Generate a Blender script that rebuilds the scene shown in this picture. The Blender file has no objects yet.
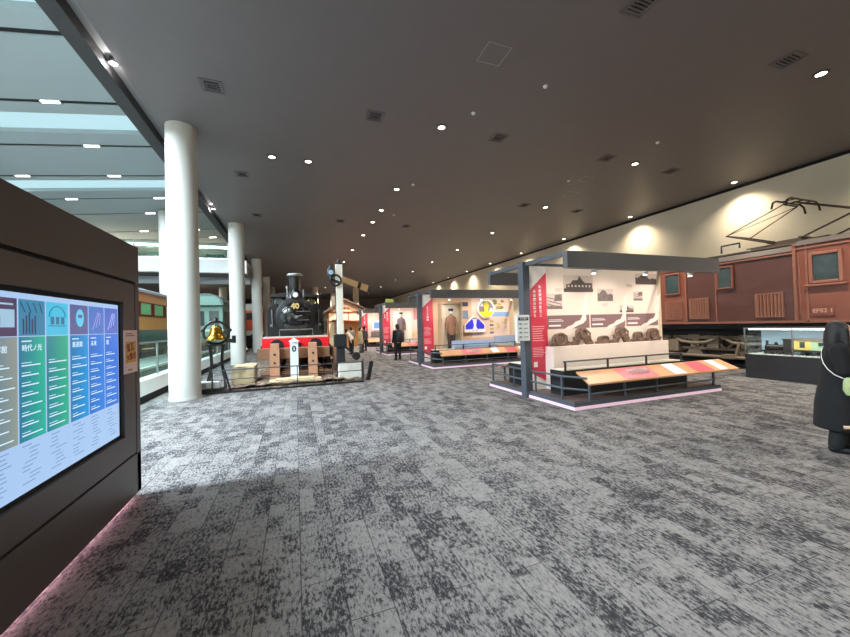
import bpy, bmesh, math, random
from mathutils import Vector, Matrix, Euler
random.seed(7)
sc = bpy.context.scene
COL = sc.collection
PI = math.pi

# ------------------------------------------------------------------ materials
def nodes_of(m):
    m.use_nodes = True
    nt = m.node_tree
    return nt, nt.nodes, nt.links, nt.nodes['Principled BSDF']

MATS = {}
def mat(name, col, rough=.5, metal=0.0, var=.10, scale=6.0, bump=0.0, emit=0.0, ecol=None, coat=0.0, stretch=None):
    if name in MATS: return MATS[name]
    m = bpy.data.materials.new(name)
    nt, N, L, b = nodes_of(m)
    b.inputs['Roughness'].default_value = rough
    b.inputs['Metallic'].default_value = metal
    if coat: b.inputs['Coat Weight'].default_value = coat
    tc = N.new('ShaderNodeTexCoord')
    nz = N.new('ShaderNodeTexNoise'); nz.inputs['Scale'].default_value = scale; nz.inputs['Detail'].default_value = 4
    if stretch:
        mp = N.new('ShaderNodeMapping'); mp.inputs['Scale'].default_value = stretch
        L.new(tc.outputs['Object'], mp.inputs['Vector']); L.new(mp.outputs['Vector'], nz.inputs['Vector'])
    else:
        L.new(tc.outputs['Object'], nz.inputs['Vector'])
    mx = N.new('ShaderNodeMix'); mx.data_type = 'RGBA'
    mx.inputs['A'].default_value = (*[c*(1-var) for c in col], 1)
    mx.inputs['B'].default_value = (*[min(1, c*(1+var)) for c in col], 1)
    L.new(nz.outputs['Fac'], mx.inputs['Factor'])
    L.new(mx.outputs['Result'], b.inputs['Base Color'])
    if bump:
        bp = N.new('ShaderNodeBump'); bp.inputs['Strength'].default_value = bump; bp.inputs['Distance'].default_value = .02
        L.new(nz.outputs['Fac'], bp.inputs['Height']); L.new(bp.outputs['Normal'], b.inputs['Normal'])
    if emit:
        b.inputs['Emission Color'].default_value = (*(ecol or col), 1)
        b.inputs['Emission Strength'].default_value = emit
    MATS[name] = m
    return m

def srgb(r, g, b):
    f = lambda c: (c/255/12.92) if c/255 <= .04045 else ((c/255+.055)/1.055)**2.4
    return (f(r), f(g), f(b))

def glass_mat(name, tint=(.97, .99, .985), alpha=.16, rough=.02):
    m = bpy.data.materials.new(name)
    m.use_nodes = True
    nt = m.node_tree; N = nt.nodes; L = nt.links
    for n in list(N): N.remove(n)
    out = N.new('ShaderNodeOutputMaterial')
    tr = N.new('ShaderNodeBsdfTransparent'); tr.inputs['Color'].default_value = (*tint, 1)
    gl = N.new('ShaderNodeBsdfGlossy'); gl.inputs['Roughness'].default_value = rough
    fr = N.new('ShaderNodeLayerWeight'); fr.inputs['Blend'].default_value = .5
    pw = N.new('ShaderNodeMath'); pw.operation = 'POWER'; pw.inputs[1].default_value = 4.0
    L.new(fr.outputs['Facing'], pw.inputs[0])
    ad = N.new('ShaderNodeMath'); ad.operation = 'MULTIPLY_ADD'; ad.inputs[1].default_value = .45; ad.inputs[2].default_value = alpha*.15
    mx = N.new('ShaderNodeMixShader')
    L.new(pw.outputs[0], ad.inputs[0]); L.new(ad.outputs[0], mx.inputs['Fac'])
    L.new(tr.outputs['BSDF'], mx.inputs[1]); L.new(gl.outputs['BSDF'], mx.inputs[2]); L.new(mx.outputs['Shader'], out.inputs['Surface'])
    MATS[name] = m
    return m

def carpet_mat():
    m = bpy.data.materials.new('carpet_planks')
    nt, N, L, b = nodes_of(m)
    b.inputs['Roughness'].default_value = .95
    b.inputs['Specular IOR Level'].default_value = .15
    tc = N.new('ShaderNodeTexCoord')
    # planks run along Y: rotate so the brick rows lie along Y
    mp = N.new('ShaderNodeMapping'); mp.inputs['Rotation'].default_value = (0, 0, PI/2)
    L.new(tc.outputs['Object'], mp.inputs['Vector'])
    br = N.new('ShaderNodeTexBrick'); br.offset = .37; br.offset_frequency = 2
    br.inputs['Scale'].default_value = 1.0
    br.inputs['Brick Width'].default_value = 1.0; br.inputs['Row Height'].default_value = .25
    br.inputs['Mortar Size'].default_value = .004; br.inputs['Mortar Smooth'].default_value = .3
    br.inputs['Color1'].default_value = (0, 0, 0, 1); br.inputs['Color2'].default_value = (1, 1, 1, 1)
    br.inputs['Mortar'].default_value = (.5, .5, .5, 1)
    L.new(mp.outputs['Vector'], br.inputs['Vector'])
    # blocks inside a plank (short rectangles of darker pile)
    b2 = N.new('ShaderNodeTexBrick'); b2.offset = .43; b2.offset_frequency = 2
    b2.inputs['Scale'].default_value = 1.0
    b2.inputs['Brick Width'].default_value = .23; b2.inputs['Row Height'].default_value = .125
    b2.inputs['Mortar Size'].default_value = 0
    b2.inputs['Color1'].default_value = (0, 0, 0, 1); b2.inputs['Color2'].default_value = (1, 1, 1, 1)
    L.new(mp.outputs['Vector'], b2.inputs['Vector'])
    # blotches and streaks
    ms = N.new('ShaderNodeMapping'); ms.inputs['Scale'].default_value = (50, 19, 1)
    L.new(tc.outputs['Object'], ms.inputs['Vector'])
    n1 = N.new('ShaderNodeTexNoise'); n1.inputs['Scale'].default_value = 1.0; n1.inputs['Detail'].default_value = 6; n1.inputs['Roughness'].default_value = .78
    L.new(ms.outputs['Vector'], n1.inputs['Vector'])
    n2 = N.new('ShaderNodeTexNoise'); n2.inputs['Scale'].default_value = 6.5; n2.inputs['Detail'].default_value = 3
    L.new(tc.outputs['Object'], n2.inputs['Vector'])
    def math_(op, a, c):
        n = N.new('ShaderNodeMath'); n.operation = op
        for i, s in ((0, a), (1, c)):
            if hasattr(s, 'is_output'): L.new(s, n.inputs[i])
            else: n.inputs[i].default_value = s
        return n.outputs[0]
    s = math_('MULTIPLY', br.outputs['Color'], .05)
    s = math_('ADD', s, math_('MULTIPLY', b2.outputs['Color'], .11))
    s = math_('ADD', s, math_('MULTIPLY', n2.outputs['Fac'], .19))
    s = math_('ADD', s, n1.outputs['Fac'])
    rp = N.new('ShaderNodeValToRGB')
    e = rp.color_ramp.elements
    e[0].position = .53; e[0].color = (*srgb(44, 43, 45), 1)
    e[1].position = .80; e[1].color = (*srgb(132, 128, 124), 1)
    k = e.new(.63); k.color = (*srgb(61, 59, 61), 1)
    k = e.new(.667); k.color = (*srgb(111, 108, 106), 1)
    L.new(s, rp.inputs['Fac'])
    mo = N.new('ShaderNodeMix'); mo.data_type = 'RGBA'
    mo.inputs['B'].default_value = (*srgb(48, 47, 49), 1)
    fm = math_('MULTIPLY', br.outputs['Fac'], .75)
    L.new(fm, mo.inputs['Factor']); L.new(rp.outputs['Color'], mo.inputs['A'])
    L.new(mo.outputs['Result'], b.inputs['Base Color'])
    n3 = N.new('ShaderNodeTexNoise'); n3.inputs['Scale'].default_value = 260
    L.new(tc.outputs['Object'], n3.inputs['Vector'])
    bp = N.new('ShaderNodeBump'); bp.inputs['Strength'].default_value = .35; bp.inputs['Distance'].default_value = .006
    L.new(n3.outputs['Fac'], bp.inputs['Height']); L.new(bp.outputs['Normal'], b.inputs['Normal'])
    return m

def gravel_mat():
    m = bpy.data.materials.new('gravel_stones')
    nt, N, L, b = nodes_of(m)
    b.inputs['Roughness'].default_value = .9
    tc = N.new('ShaderNodeTexCoord')
    v = N.new('ShaderNodeTexVoronoi'); v.inputs['Scale'].default_value = 14
    L.new(tc.outputs['Object'], v.inputs['Vector'])
    rp = N.new('ShaderNodeValToRGB'); e = rp.color_ramp.elements
    e[0].color = (*srgb(66, 52, 42), 1); e[1].color = (*srgb(152, 132, 112), 1)
    sp = N.new('ShaderNodeSeparateColor'); L.new(v.outputs['Color'], sp.inputs['Color'])
    L.new(sp.outputs['Red'], rp.inputs['Fac']); L.new(rp.outputs['Color'], b.inputs['Base Color'])
    bp = N.new('ShaderNodeBump'); bp.invert = True; bp.inputs['Strength'].default_value = 1; bp.inputs['Distance'].default_value = .04
    L.new(v.outputs['Distance'], bp.inputs['Height']); L.new(bp.outputs['Normal'], b.inputs['Normal'])
    return m

# ------------------------------------------------------------------ geometry
class MB:
    """collects shapes in world coordinates, then links them as ONE mesh object"""
    def __init__(s): s.v = []; s.f = []; s.mi = []; s.cur = 0
    def add(s, vs, fs):
        o = len(s.v); s.v += [tuple(v) for v in vs]
        for f in fs: s.f.append([i+o for i in f]); s.mi.append(s.cur)
        return s
    def box(s, x0, x1, y0, y1, z0, z1):
        if x0 > x1: x0, x1 = x1, x0
        if y0 > y1: y0, y1 = y1, y0
        if z0 > z1: z0, z1 = z1, z0
        return s.add([(x0,y0,z0),(x1,y0,z0),(x1,y1,z0),(x0,y1,z0),(x0,y0,z1),(x1,y0,z1),(x1,y1,z1),(x0,y1,z1)],
                     [(0,3,2,1),(4,5,6,7),(0,1,5,4),(1,2,6,5),(2,3,7,6),(3,0,4,7)])
    def hexa(s, p):   # 8 points: bottom 4 ccw, top 4 ccw
        return s.add(p, [(0,3,2,1),(4,5,6,7),(0,1,5,4),(1,2,6,5),(2,3,7,6),(3,0,4,7)])
    def bar(s, p0, p1, w, h, up=(0,0,1)):
        p0 = Vector(p0); p1 = Vector(p1); d = (p1-p0).normalized(); u = Vector(up)
        if abs(d.dot(u)) > .98: u = Vector((0,1,0))
        r = d.cross(u).normalized(); u = r.cross(d).normalized()
        q = []
        for p in (p0, p1):
            q += [p-r*w/2-u*h/2, p+r*w/2-u*h/2, p+r*w/2+u*h/2, p-r*w/2+u*h/2]
        return s.add(q, [(0,1,2,3),(7,6,5,4),(0,4,5,1),(1,5,6,2),(2,6,7,3),(3,7,4,0)])
    def tube(s, pts, r, seg=8, closed=False, caps=True):
        P = [Vector(p) for p in pts]; n = len(P); rings = []
        R = r if hasattr(r, '__len__') else [r]*n
        prev = None
        for i in range(n):
            if closed: d = P[(i+1) % n]-P[i-1]
            else: d = P[min(i+1, n-1)]-P[max(i-1, 0)]
            d.normalize()
            if prev is None:
                a = Vector((0,0,1)) if abs(d.z) < .9 else Vector((1,0,0))
                u = d.cross(a).normalized()
            else:
                u = (prev-d*prev.dot(d)).normalized()
            prev = u; w = d.cross(u)
            rings.append([P[i]+(u*math.cos(2*PI*k/seg)+w*math.sin(2*PI*k/seg))*R[i] for k in range(seg)])
        vs = [p for rg in rings for p in rg]; fs = []
        m = n if closed else n-1
        for i in range(m):
            j = (i+1) % n
            for k in range(seg):
                k2 = (k+1) % seg
                fs.append((i*seg+k, i*seg+k2, j*seg+k2, j*seg+k))
        if caps and not closed:
            fs.append(tuple(reversed(range(seg)))); fs.append(tuple((n-1)*seg+k for k in range(seg)))
        return s.add(vs, fs)
    def cyl(s, p0, p1, r0, r1=None, seg=20):
        return s.tube([p0, p1], [r0, r0 if r1 is None else r1], seg)
    def lathe(s, prof, c=(0,0,0), axis='z', seg=24, caps=True):
        c = Vector(c); vs = []; n = len(prof)
        for (r, t) in prof:
            for k in range(seg):
                a = 2*PI*k/seg; x = r*math.cos(a); y = r*math.sin(a)
                vs.append(c+{'z': Vector((x,y,t)), 'y': Vector((x,t,y)), 'x': Vector((t,x,y))}[axis])
        fs = []
        for i in range(n-1):
            for k in range(seg):
                k2 = (k+1) % seg; f = (i*seg+k, i*seg+k2, (i+1)*seg+k2, (i+1)*seg+k)
                fs.append(f if axis != 'y' else f[::-1])
        if caps: fs.append(tuple(reversed(range(seg)))); fs.append(tuple((n-1)*seg+k for k in range(seg)))
        return s.add(vs, fs)
    def prism(s, pts, plane, a0, a1):
        def mk(p, a): return {'xz': (p[0], a, p[1]), 'yz': (a, p[0], p[1]), 'xy': (p[0], p[1], a)}[plane]
        n = len(pts)
        vs = [mk(p, a0) for p in pts]+[mk(p, a1) for p in pts]
        fs = [tuple(range(n)), tuple(reversed(range(n, 2*n)))]
        for i in range(n): fs.append((i, (i+1) % n, n+(i+1) % n, n+i))
        return s.add(vs, fs)
    def ell(s, c, rx, ry, rz, seg=16, rings=10):
        c = Vector(c); vs = [c+Vector((0,0,-rz))]
        for i in range(1, rings):
            t = -PI/2+PI*i/rings
            for k in range(seg):
                a = 2*PI*k/seg
                vs.append(c+Vector((rx*math.cos(t)*math.cos(a), ry*math.cos(t)*math.sin(a), rz*math.sin(t))))
        vs.append(c+Vector((0,0,rz))); fs = []
        for k in range(seg): fs.append((0, 1+(k+1) % seg, 1+k))
        for i in range(rings-2):
            for k in range(seg):
                a = 1+i*seg+k; b = 1+i*seg+(k+1) % seg
                fs.append((a, b, b+seg, a+seg))
        t = len(vs)-1; o = 1+(rings-2)*seg
        for k in range(seg): fs.append((o+k, o+(k+1) % seg, t))
        return s.add(vs, fs)
    def cap(s, p0, p1, r0, r1, seg=10):
        p0 = Vector(p0); p1 = Vector(p1)
        s.tube([p0, p1], [r0, r1], seg); s.ell(p0, r0, r0, r0, seg, 8); s.ell(p1, r1, r1, r1, seg, 8); return s
    def loft(s, rings, capped=True):
        n = len(rings[0]); vs = [p for r in rings for p in r]; fs = []
        for i in range(len(rings)-1):
            for k in range(n):
                k2 = (k+1) % n
                fs.append((i*n+k, i*n+k2, (i+1)*n+k2, (i+1)*n+k))
        if capped:
            fs.append(tuple(reversed(range(n)))); fs.append(tuple((len(rings)-1)*n+k for k in range(n)))
        return s.add(vs, fs)
    def m(s, i): s.cur = i; return s
    def build(s, name, mats, parent=None, smooth=0, bevel=0, loc=None, remesh=0, normals=True):
        off = Vector((0,0,0)); r = parent
        if parent is not None:
            while r.parent is not None: r = r.parent
            off = Vector(r.location) if not r.get('_local') else off
        elif loc is not None: off = Vector(loc)
        me = bpy.data.meshes.new(name)
        me.from_pydata([tuple(Vector(v)-off) for v in s.v], [], s.f)
        if not isinstance(mats, (list, tuple)): mats = [mats]
        for x in mats: me.materials.append(x)
        for p, i in zip(me.polygons, s.mi): p.material_index = min(i, len(mats)-1)
        if normals:
            bm = bmesh.new(); bm.from_mesh(me); bmesh.ops.recalc_face_normals(bm, faces=bm.faces); bm.to_mesh(me); bm.free()
        o = bpy.data.objects.new(name, me); COL.objects.link(o)
        if remesh:
            md = o.modifiers.new('fuse', 'REMESH'); md.mode = 'VOXEL'; md.voxel_size = remesh; md.use_smooth_shade = True
            sm = o.modifiers.new('smooth', 'SMOOTH'); sm.factor = .5; sm.iterations = 4
            dg = bpy.context.evaluated_depsgraph_get()
            nm = bpy.data.meshes.new_from_object(o.evaluated_get(dg))
            o.modifiers.clear(); o.data = nm
            if not nm.materials:
                for x in mats: nm.materials.append(x)
            for p in nm.polygons: p.use_smooth = True
        elif smooth:
            for p in me.polygons: p.use_smooth = True
            me.set_sharp_from_angle(angle=math.radians(smooth))
        if bevel:
            md = o.modifiers.new('edge', 'BEVEL'); md.width = bevel; md.segments = 2; md.limit_method = 'ANGLE'; md.angle_limit = math.radians(40)
        if parent is not None: o.parent = parent
        elif loc is not None: o.location = loc
        return o

def tag(o, label, cat, group=None):
    o['label'] = label; o['category'] = cat
    if group: o['group'] = group
    return o
def thing(name, label, cat, loc=(0,0,0), group=None):
    o = bpy.data.objects.new(name, None); COL.objects.link(o); o.location = loc
    o.empty_display_size = .2
    return tag(o, label, cat, group)
def struct(o):
    o['kind'] = 'structure'; return o
def dup(src, loc, label=None, group=None, rotz=None):
    kids = {}
    for o in COL.objects:
        if o.parent is not None: kids.setdefault(o.parent.name, []).append(o)
    def cp(o, par):
        c = o.copy(); COL.objects.link(c)
        if par is not None: c.parent = par
        for k in kids.get(o.name, []): cp(k, c)
        return c
    r = cp(src, None); r.location = loc
    if rotz is not None: r.rotation_euler = (0, 0, rotz)
    if label: r['label'] = label
    if group: r['group'] = group
    return r

def text(s, size, pos, right, up, m, parent, name='lettering', vertical=False, depth=.003, lead=1.08, bold=0.0, align='CENTER', slant=0.0):
    cu = bpy.data.curves.new('t', 'FONT')
    cu.body = '\n'.join(s) if vertical else s
    cu.size = size; cu.align_x = align; cu.align_y = 'TOP' if vertical else 'CENTER'
    cu.extrude = depth; cu.offset = bold; cu.space_line = lead; cu.shear = slant; cu.resolution_u = 2
    to = bpy.data.objects.new('t', cu); COL.objects.link(to)
    dg = bpy.context.evaluated_depsgraph_get()
    me = bpy.data.meshes.new_from_object(to.evaluated_get(dg))
    bpy.data.objects.remove(to)
    r = Vector(right).normalized(); u = Vector(up).normalized(); n = r.cross(u)
    M = Matrix((r, u, n)).transposed().to_4x4(); M.translation = Vector(pos)
    root = parent
    while root.parent is not None: root = root.parent
    me.transform(Matrix.Translation(-Vector(root.location)) @ M)
    me.materials.clear(); me.materials.append(m)
    o = bpy.data.objects.new(name, me); COL.objects.link(o); o.parent = parent
    return o

def lamp(name, kind, loc, energy, color=(1, .93, .82), size=.1, target=None, spot=None, blend=.4, size_y=None):
    ld = bpy.data.lights.new(name, kind); ld.energy = energy; ld.color = color
    if kind == 'AREA':
        ld.size = size
        if size_y: ld.shape = 'RECTANGLE'; ld.size_y = size_y
    else: ld.shadow_soft_size = size
    if kind == 'SPOT': ld.spot_size = math.radians(spot or 90); ld.spot_blend = blend
    o = bpy.data.objects.new(name, ld); COL.objects.link(o); o.location = loc
    d = Vector(target)-Vector(loc) if target else Vector((0,0,-1))
    o.rotation_euler = d.to_track_quat('-Z', 'Y').to_euler()
    return o

ORD = ['first','second','third','fourth','fifth','sixth','seventh','eighth','ninth','tenth','eleventh','twelfth','thirteenth','fourteenth']
# ------------------------------------------------------------------ palette
carpet = carpet_mat(); gravel = gravel_mat()
ceil_dark = mat('dark_grey_ceiling_paint', srgb(110, 104, 105), .5, var=.05, scale=2, bump=.05)
beam_dark = mat('charcoal_edge_paint', srgb(50, 50, 52), .6, var=.06, scale=3)
wall_cream = mat('warm_white_wall_paint', srgb(240, 229, 208), .8, var=.03, scale=2)
white_paint = mat('white_paint', srgb(226, 228, 224), .55, var=.03)
col_white = mat('column_off_white', srgb(188, 187, 178), .5, var=.03, scale=1.5)
grey_board = mat('atrium_grey_board', srgb(160, 170, 170), .7, var=.03, scale=1)
black_gap = mat('black_recess', srgb(14, 14, 15), .8)
kiosk_dark = mat('kiosk_brown_black_metal', srgb(86, 78, 75), .42, .2, var=.06, scale=12)
slate = mat('slate_grey_metal', srgb(82, 88, 96), .45, .2, var=.05)
fascia_grey = mat('fascia_grey_metal', srgb(96, 95, 96), .5, .1, var=.05)
steel = mat('brushed_steel', srgb(150, 150, 150), .3, .8, var=.05)
dark_steel = mat('dark_steel', srgb(70, 72, 76), .4, .6)
black = mat('satin_black', srgb(24, 24, 26), .4, var=.2)
matte_black = mat('matte_black', srgb(20, 20, 22), .8, var=.2)
gloss_black = mat('gloss_black_enamel', srgb(12, 12, 13), .2, var=.2, coat=.3)
loco_grey = mat('sooty_black_steel', srgb(15, 14, 14), .45, .1, var=.2)
red_enamel = mat('bright_red_enamel', srgb(236, 28, 38), .35, var=.05)
red_panel = mat('crimson_print', srgb(208, 58, 80), .5, var=.04)
white_print = mat('white_print', srgb(240, 236, 232), .6, var=.02)
cream_print = mat('cream_print', srgb(232, 216, 200), .65, var=.04, scale=1.2)
mauve = mat('mauve_brown_print', srgb(134, 104, 104), .6, var=.05)
photo_grey = mat('grey_photo_print', srgb(120, 108, 104), .6, var=.75, scale=16)
photo_dark = mat('dark_photo_print', srgb(86, 76, 72), .6, var=.7, scale=22)
wood_desk = mat('light_oak_laminate', srgb(200, 150, 108), .45, var=.12, scale=3, stretch=(2, 14, 14))
wood_post = mat('weathered_timber', srgb(176, 130, 100), .8, var=.25, scale=5, stretch=(6, 6, 1), bump=.2)
wood_beam = mat('brown_timber', srgb(136, 98, 72), .8, var=.2, scale=5, stretch=(1, 6, 6), bump=.2)
clay = mat('dark_brown_clay', srgb(116, 92, 78), .75, var=.35, scale=14, bump=.4)
ef_brown = mat('maroon_paint_and_lamplit_brown', srgb(126, 72, 55), .38, var=.12, scale=1.6, coat=.15)
ef_dark = mat('dark_brown_train_paint', srgb(84, 50, 42), .35, var=.14, scale=1.4, coat=.25)
ef_trim = mat('worn_brown_edge_paint', srgb(140, 90, 72), .45, var=.2, scale=9)
grime = mat('oily_underframe', srgb(52, 46, 42), .6, .3, var=.3)
tan_metal = mat('tan_painted_metal', srgb(116, 100, 82), .6, var=.35)
brass = mat('polished_brass', srgb(220, 170, 60), .18, 1.0, var=.1)
gold_num = mat('brass_numerals', srgb(216, 186, 120), .3, .6)
stone_beige = mat('beige_sandstone', srgb(194, 176, 140), .9, var=.22, scale=5, bump=.5)
stone_white = mat('white_granite', srgb(206, 204, 192), .9, var=.2, scale=6, bump=.4)
pink_led = mat('pink_led_strip', srgb(200, 170, 186), .5, emit=.38, ecol=(1, .70, .84))
pink_hot = mat('pink_led_tube', srgb(250, 190, 220), .5, emit=18, ecol=(1, .55, .70))
lens_on = mat('lit_lamp_lens', (1, .95, .85), .4, emit=14, ecol=(1, .88, .68))
lens_cool = mat('lit_white_lens', (1, 1, 1), .4, emit=8, ecol=(1, .98, .95))
skylight = mat('skylight_diffuser', (.05, .06, .06), .6, emit=.78, ecol=(.56, .86, .95))
glass_clear = glass_mat('clear_glass')
glass_green = glass_mat('green_tinted_glass', (.80, .92, .87), .3)
glass_dark = mat('dark_window_glass', srgb(58, 70, 70), .08, var=.6, scale=3)
skin = mat('skin', srgb(226, 178, 150), .5, var=.05)
hair = mat('black_hair', srgb(22, 18, 17), .65, var=.3, scale=30, stretch=(30, 30, 2))
coat_black = mat('black_wool', srgb(13, 13, 15), .9, var=.25, scale=40, bump=.1)
blue_pale = mat('pale_blue_print', srgb(160, 180, 206), .5, var=.06)
green_paint = mat('sage_green_train_paint', srgb(104, 142, 126), .45, var=.06)
orange_paint = mat('orange_train_paint', srgb(206, 128, 58), .4, var=.07)
orange_red = mat('vermilion_paint', srgb(238, 92, 44), .4, var=.05)
bottle_green = mat('bottle_green_paint', srgb(52, 74, 62), .3, var=.25)
roof_grey = mat('grey_roof_paint', srgb(120, 122, 124), .6)
beige_wall = mat('beige_plaster', srgb(214, 196, 158), .8, var=.05)
# ------------------------------------------------------------------ camera
cam = bpy.data.cameras.new('camera'); cam.sensor_width = 36; cam.lens = 356.35*36/850; cam.clip_start = .05; cam.clip_end = 300
co = bpy.data.objects.new('camera', cam); COL.objects.link(co)
yaw, pit, rol = .34904, .01697, -.0284
fw = Vector((math.sin(yaw)*math.cos(pit), math.cos(yaw)*math.cos(pit), math.sin(pit)))
rt = Vector((math.cos(yaw), -math.sin(yaw), 0)); up_ = rt.cross(fw)
r2 = rt*math.cos(rol)+up_*math.sin(rol); u2 = -rt*math.sin(rol)+up_*math.cos(rol)
Mx = Matrix((r2, u2, -fw)).transposed().to_4x4(); Mx.translation = (0, 0, 1.6)
co.matrix_world = Mx
sc.camera = co

# ------------------------------------------------------------------ setting
H = 6.5
struct(MB().box(-3.62, 16.0, -6, 62, -.2, 0).build('floor', carpet))
struct(MB().box(-18, -3.62, -6, 62, -.2, 0).build('floor', mat('atrium_stone_floor', srgb(120, 122, 120), .5, var=.06)))
cm = MB().box(-2.93, 16.0, -6, 62, H, H+.3)
struct(cm.build('ceiling', ceil_dark))
# edge beam with a lamp cove between it and the ceiling
eb = MB().box(-3.44, -3.16, -6, 62, H-.06, H+.4)
struct(eb.build('trim_1', beam_dark))
cv = MB().box(-3.16, -2.93, -6, 62, H+.16, H+.3)
struct(cv.build('trim_2', mat('cove_lamplit_grey', srgb(140, 140, 142), .5, var=.03)))  # paler grey stands for the lamps' light on the cove recess
struct(MB().box(-3.3, -3.1, -6, 62, H+.4, 9.0).build('trim_3', grey_board))
struct(MB().box(15.85, 16.1, -6, 62, 0, H).build('wall_right', wall_cream))
struct(MB().box(15.79, 15.85, -6, 62, H-.09, H-.0).build('trim_4', black_gap))
struct(MB().box(-18, 16, 62, 62.3, 0, 9).build('wall_far', mat('far_wall_taupe', srgb(120, 108, 98), .8)))
struct(MB().box(-18, 16, -6.3, -6, 0, 9).build('wall_back', wall_cream))
struct(MB().box(-18.3, -18, -6, 62, 0, 9).build('wall_left', white_paint))

# atrium ceiling: grey boards between dark lamp slots and long skylights
U = Vector((-.98945, .13135, -.06115))
def ac(y, L, dz=0): return Vector((-3.12, y, 8.51+dz))+U*L
def strip(mb, y0, y1, z0, z1, L0=0, L1=13.4):
    mb.hexa([ac(y0, L0, z0), ac(y0, L1, z0), ac(y1, L1, z0), ac(y1, L0, z0), ac(y0, L0, z1), ac(y0, L1, z1), ac(y1, L1, z1), ac(y1, L0, z1)])
slots = [-.6, 2.0, 4.7, 7.3, 9.91, 12.6, 15.26, 17.92, 20.68, 23.1, 26.8, 29.0, 31.2, 33.5, 36]
skies = [(-2.3, -1.1), (2.9, 4.1), (8.1, 9.33), (13.29, 14.45), (18.46, 19.7)]
cuts = sorted([(y, y+.17, 's') for y in slots]+[(a, b, 'k') for a, b in skies])
y = -6
bm_ = MB()
for a, b, k in cuts:
    strip(bm_, y, a, 0, .22); y = b
strip(bm_, y, 62, 0, .22)
struct(bm_.build('ceiling', grey_board))
gp = MB()
for yy in slots: strip(gp, yy, yy+.17, .03, .21)
struct(gp.build('trim_5', black_gap))  # black fill stands for the shade deep in the slots
for i, (a, b) in enumerate(skies):
    k = MB(); strip(k, a, b, .14, .17)
    struct(k.build('window_%d' % (i+1), skylight))
# lamps set in the slots
spots_at = [(9.91, 3.2), (12.6, 3.4), (15.26, 3.6), (17.92, 4.0), (17.92, 7.2), (20.68, 3.2), (20.68, 6.9), (23.1, 4.4), (26.8, 3.0), (26.8, 6.0), (29.0, 2.4), (29.0, 4.2)]
dn = {}
for (yy, L) in spots_at:
    dn[yy] = dn.get(yy, 0)+1
    slot_no = ORD[slots.index(yy)-4]
    first = 'nearer the edge beam' if dn[yy] == 1 else 'farther from the edge beam'
    lone = sum(1 for s in spots_at if s[0] == yy) == 1
    t = thing('slot_light', 'small lamp in the %s dark slot of the atrium ceiling%s' % (slot_no, '' if lone else ', '+first), 'light', ac(yy+.085, L, .1), 'lamps in the atrium ceiling slots')
    a = MB(); strip(a, yy+.03, yy+.14, -.012, .0, L-.22, L+.22); a.build('lens', lens_cool, t)
    a = MB(); strip(a, yy+.005, yy+.165, .0, .03, L-.26, L+.26); a.build('housing', steel, t)
for i, (a, b) in enumerate(skies):
    c = ac((a+b)/2, 6.6, -.05)
    lamp('daylight', 'AREA', c, [900, 8200, 1500, 1300, 1300][i], (.74, .88, 1.0), 11.5, c+Vector((.0, 0, -1)), size_y=1.1)

# mezzanine at the far side of the atrium
mz = MB().box(-18, -2.9, 25.6, 26.0, 5.25, 6.08).box(-18, -2.9, 26.0, 40, 5.85, 6.08)
struct(mz.build('trim_6', white_paint))
struct(MB().box(-18, -2.9, 26.0, 45, 5.2, 5.3).build('ceiling', mat('under_gallery_grey', srgb(112, 106, 102), .6)))
struct(MB().box(-18, -2.9, 27.4, 27.7, 4.75, 5.2).build('trim_7', mat('pale_duct_grey', srgb(176, 182, 186), .5)))
struct(MB().box(-18, -3.3, 40, 40.3, 6.08, 9).build('wall_gallery', beige_wall))
struct(MB().box(-18, -3.3, 47, 47.3, 0, 5.2).build('wall_atrium_far', beige_wall))
struct(MB().box(-18, -3.3, 46.9, 47, 4.4, 5.2).build('trim_8', black_gap))
gb = thing('gallery_balustrade', 'clear glass balustrade with slim rail along the white upper gallery edge', 'balustrade', (-9, 25.7, 6.08))
MB().box(-17.8, -3.5, 25.69, 25.71, 6.1, 7.1).build('glass_panel', glass_green, gb)
r = MB().tube([(-17.8, 25.7, 7.13), (-3.5, 25.7, 7.13)], .025); r.build('handrail', steel, gb)
for i in range(9):
    MB().box(-17.2+i*1.65, -17.16+i*1.65, 25.66, 25.74, 6.08, 7.12).build('post', steel, gb)
for i, (x, w, c_, lb) in enumerate([(-8.4, 1.1, stone_white, 'pale grey cabinet behind the gallery glass, left of the first big column'), (-7.2, .9, mat('gallery_yellow', srgb(206, 176, 96), .6), 'yellow display box behind the gallery glass, left of the first big column'),
                                (-5.1, 1.0, roof_grey, 'grey display box behind the gallery glass, right of the first big column'), (-3.9, .5, mat('gallery_ochre', srgb(150, 140, 80), .6), 'ochre display box behind the gallery glass, right of the first big column')]):
    t = thing('gallery_display', lb, 'display', (x, 28, 6.08))
    MB().box(x-w/2, x+w/2, 27.8, 28.4, 6.08, 6.85).build('cabinet', c_, t)
    MB().box(x-w/2-.03, x+w/2+.03, 27.77, 28.43, 6.85, 6.9).build('top', white_paint, t)

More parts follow.
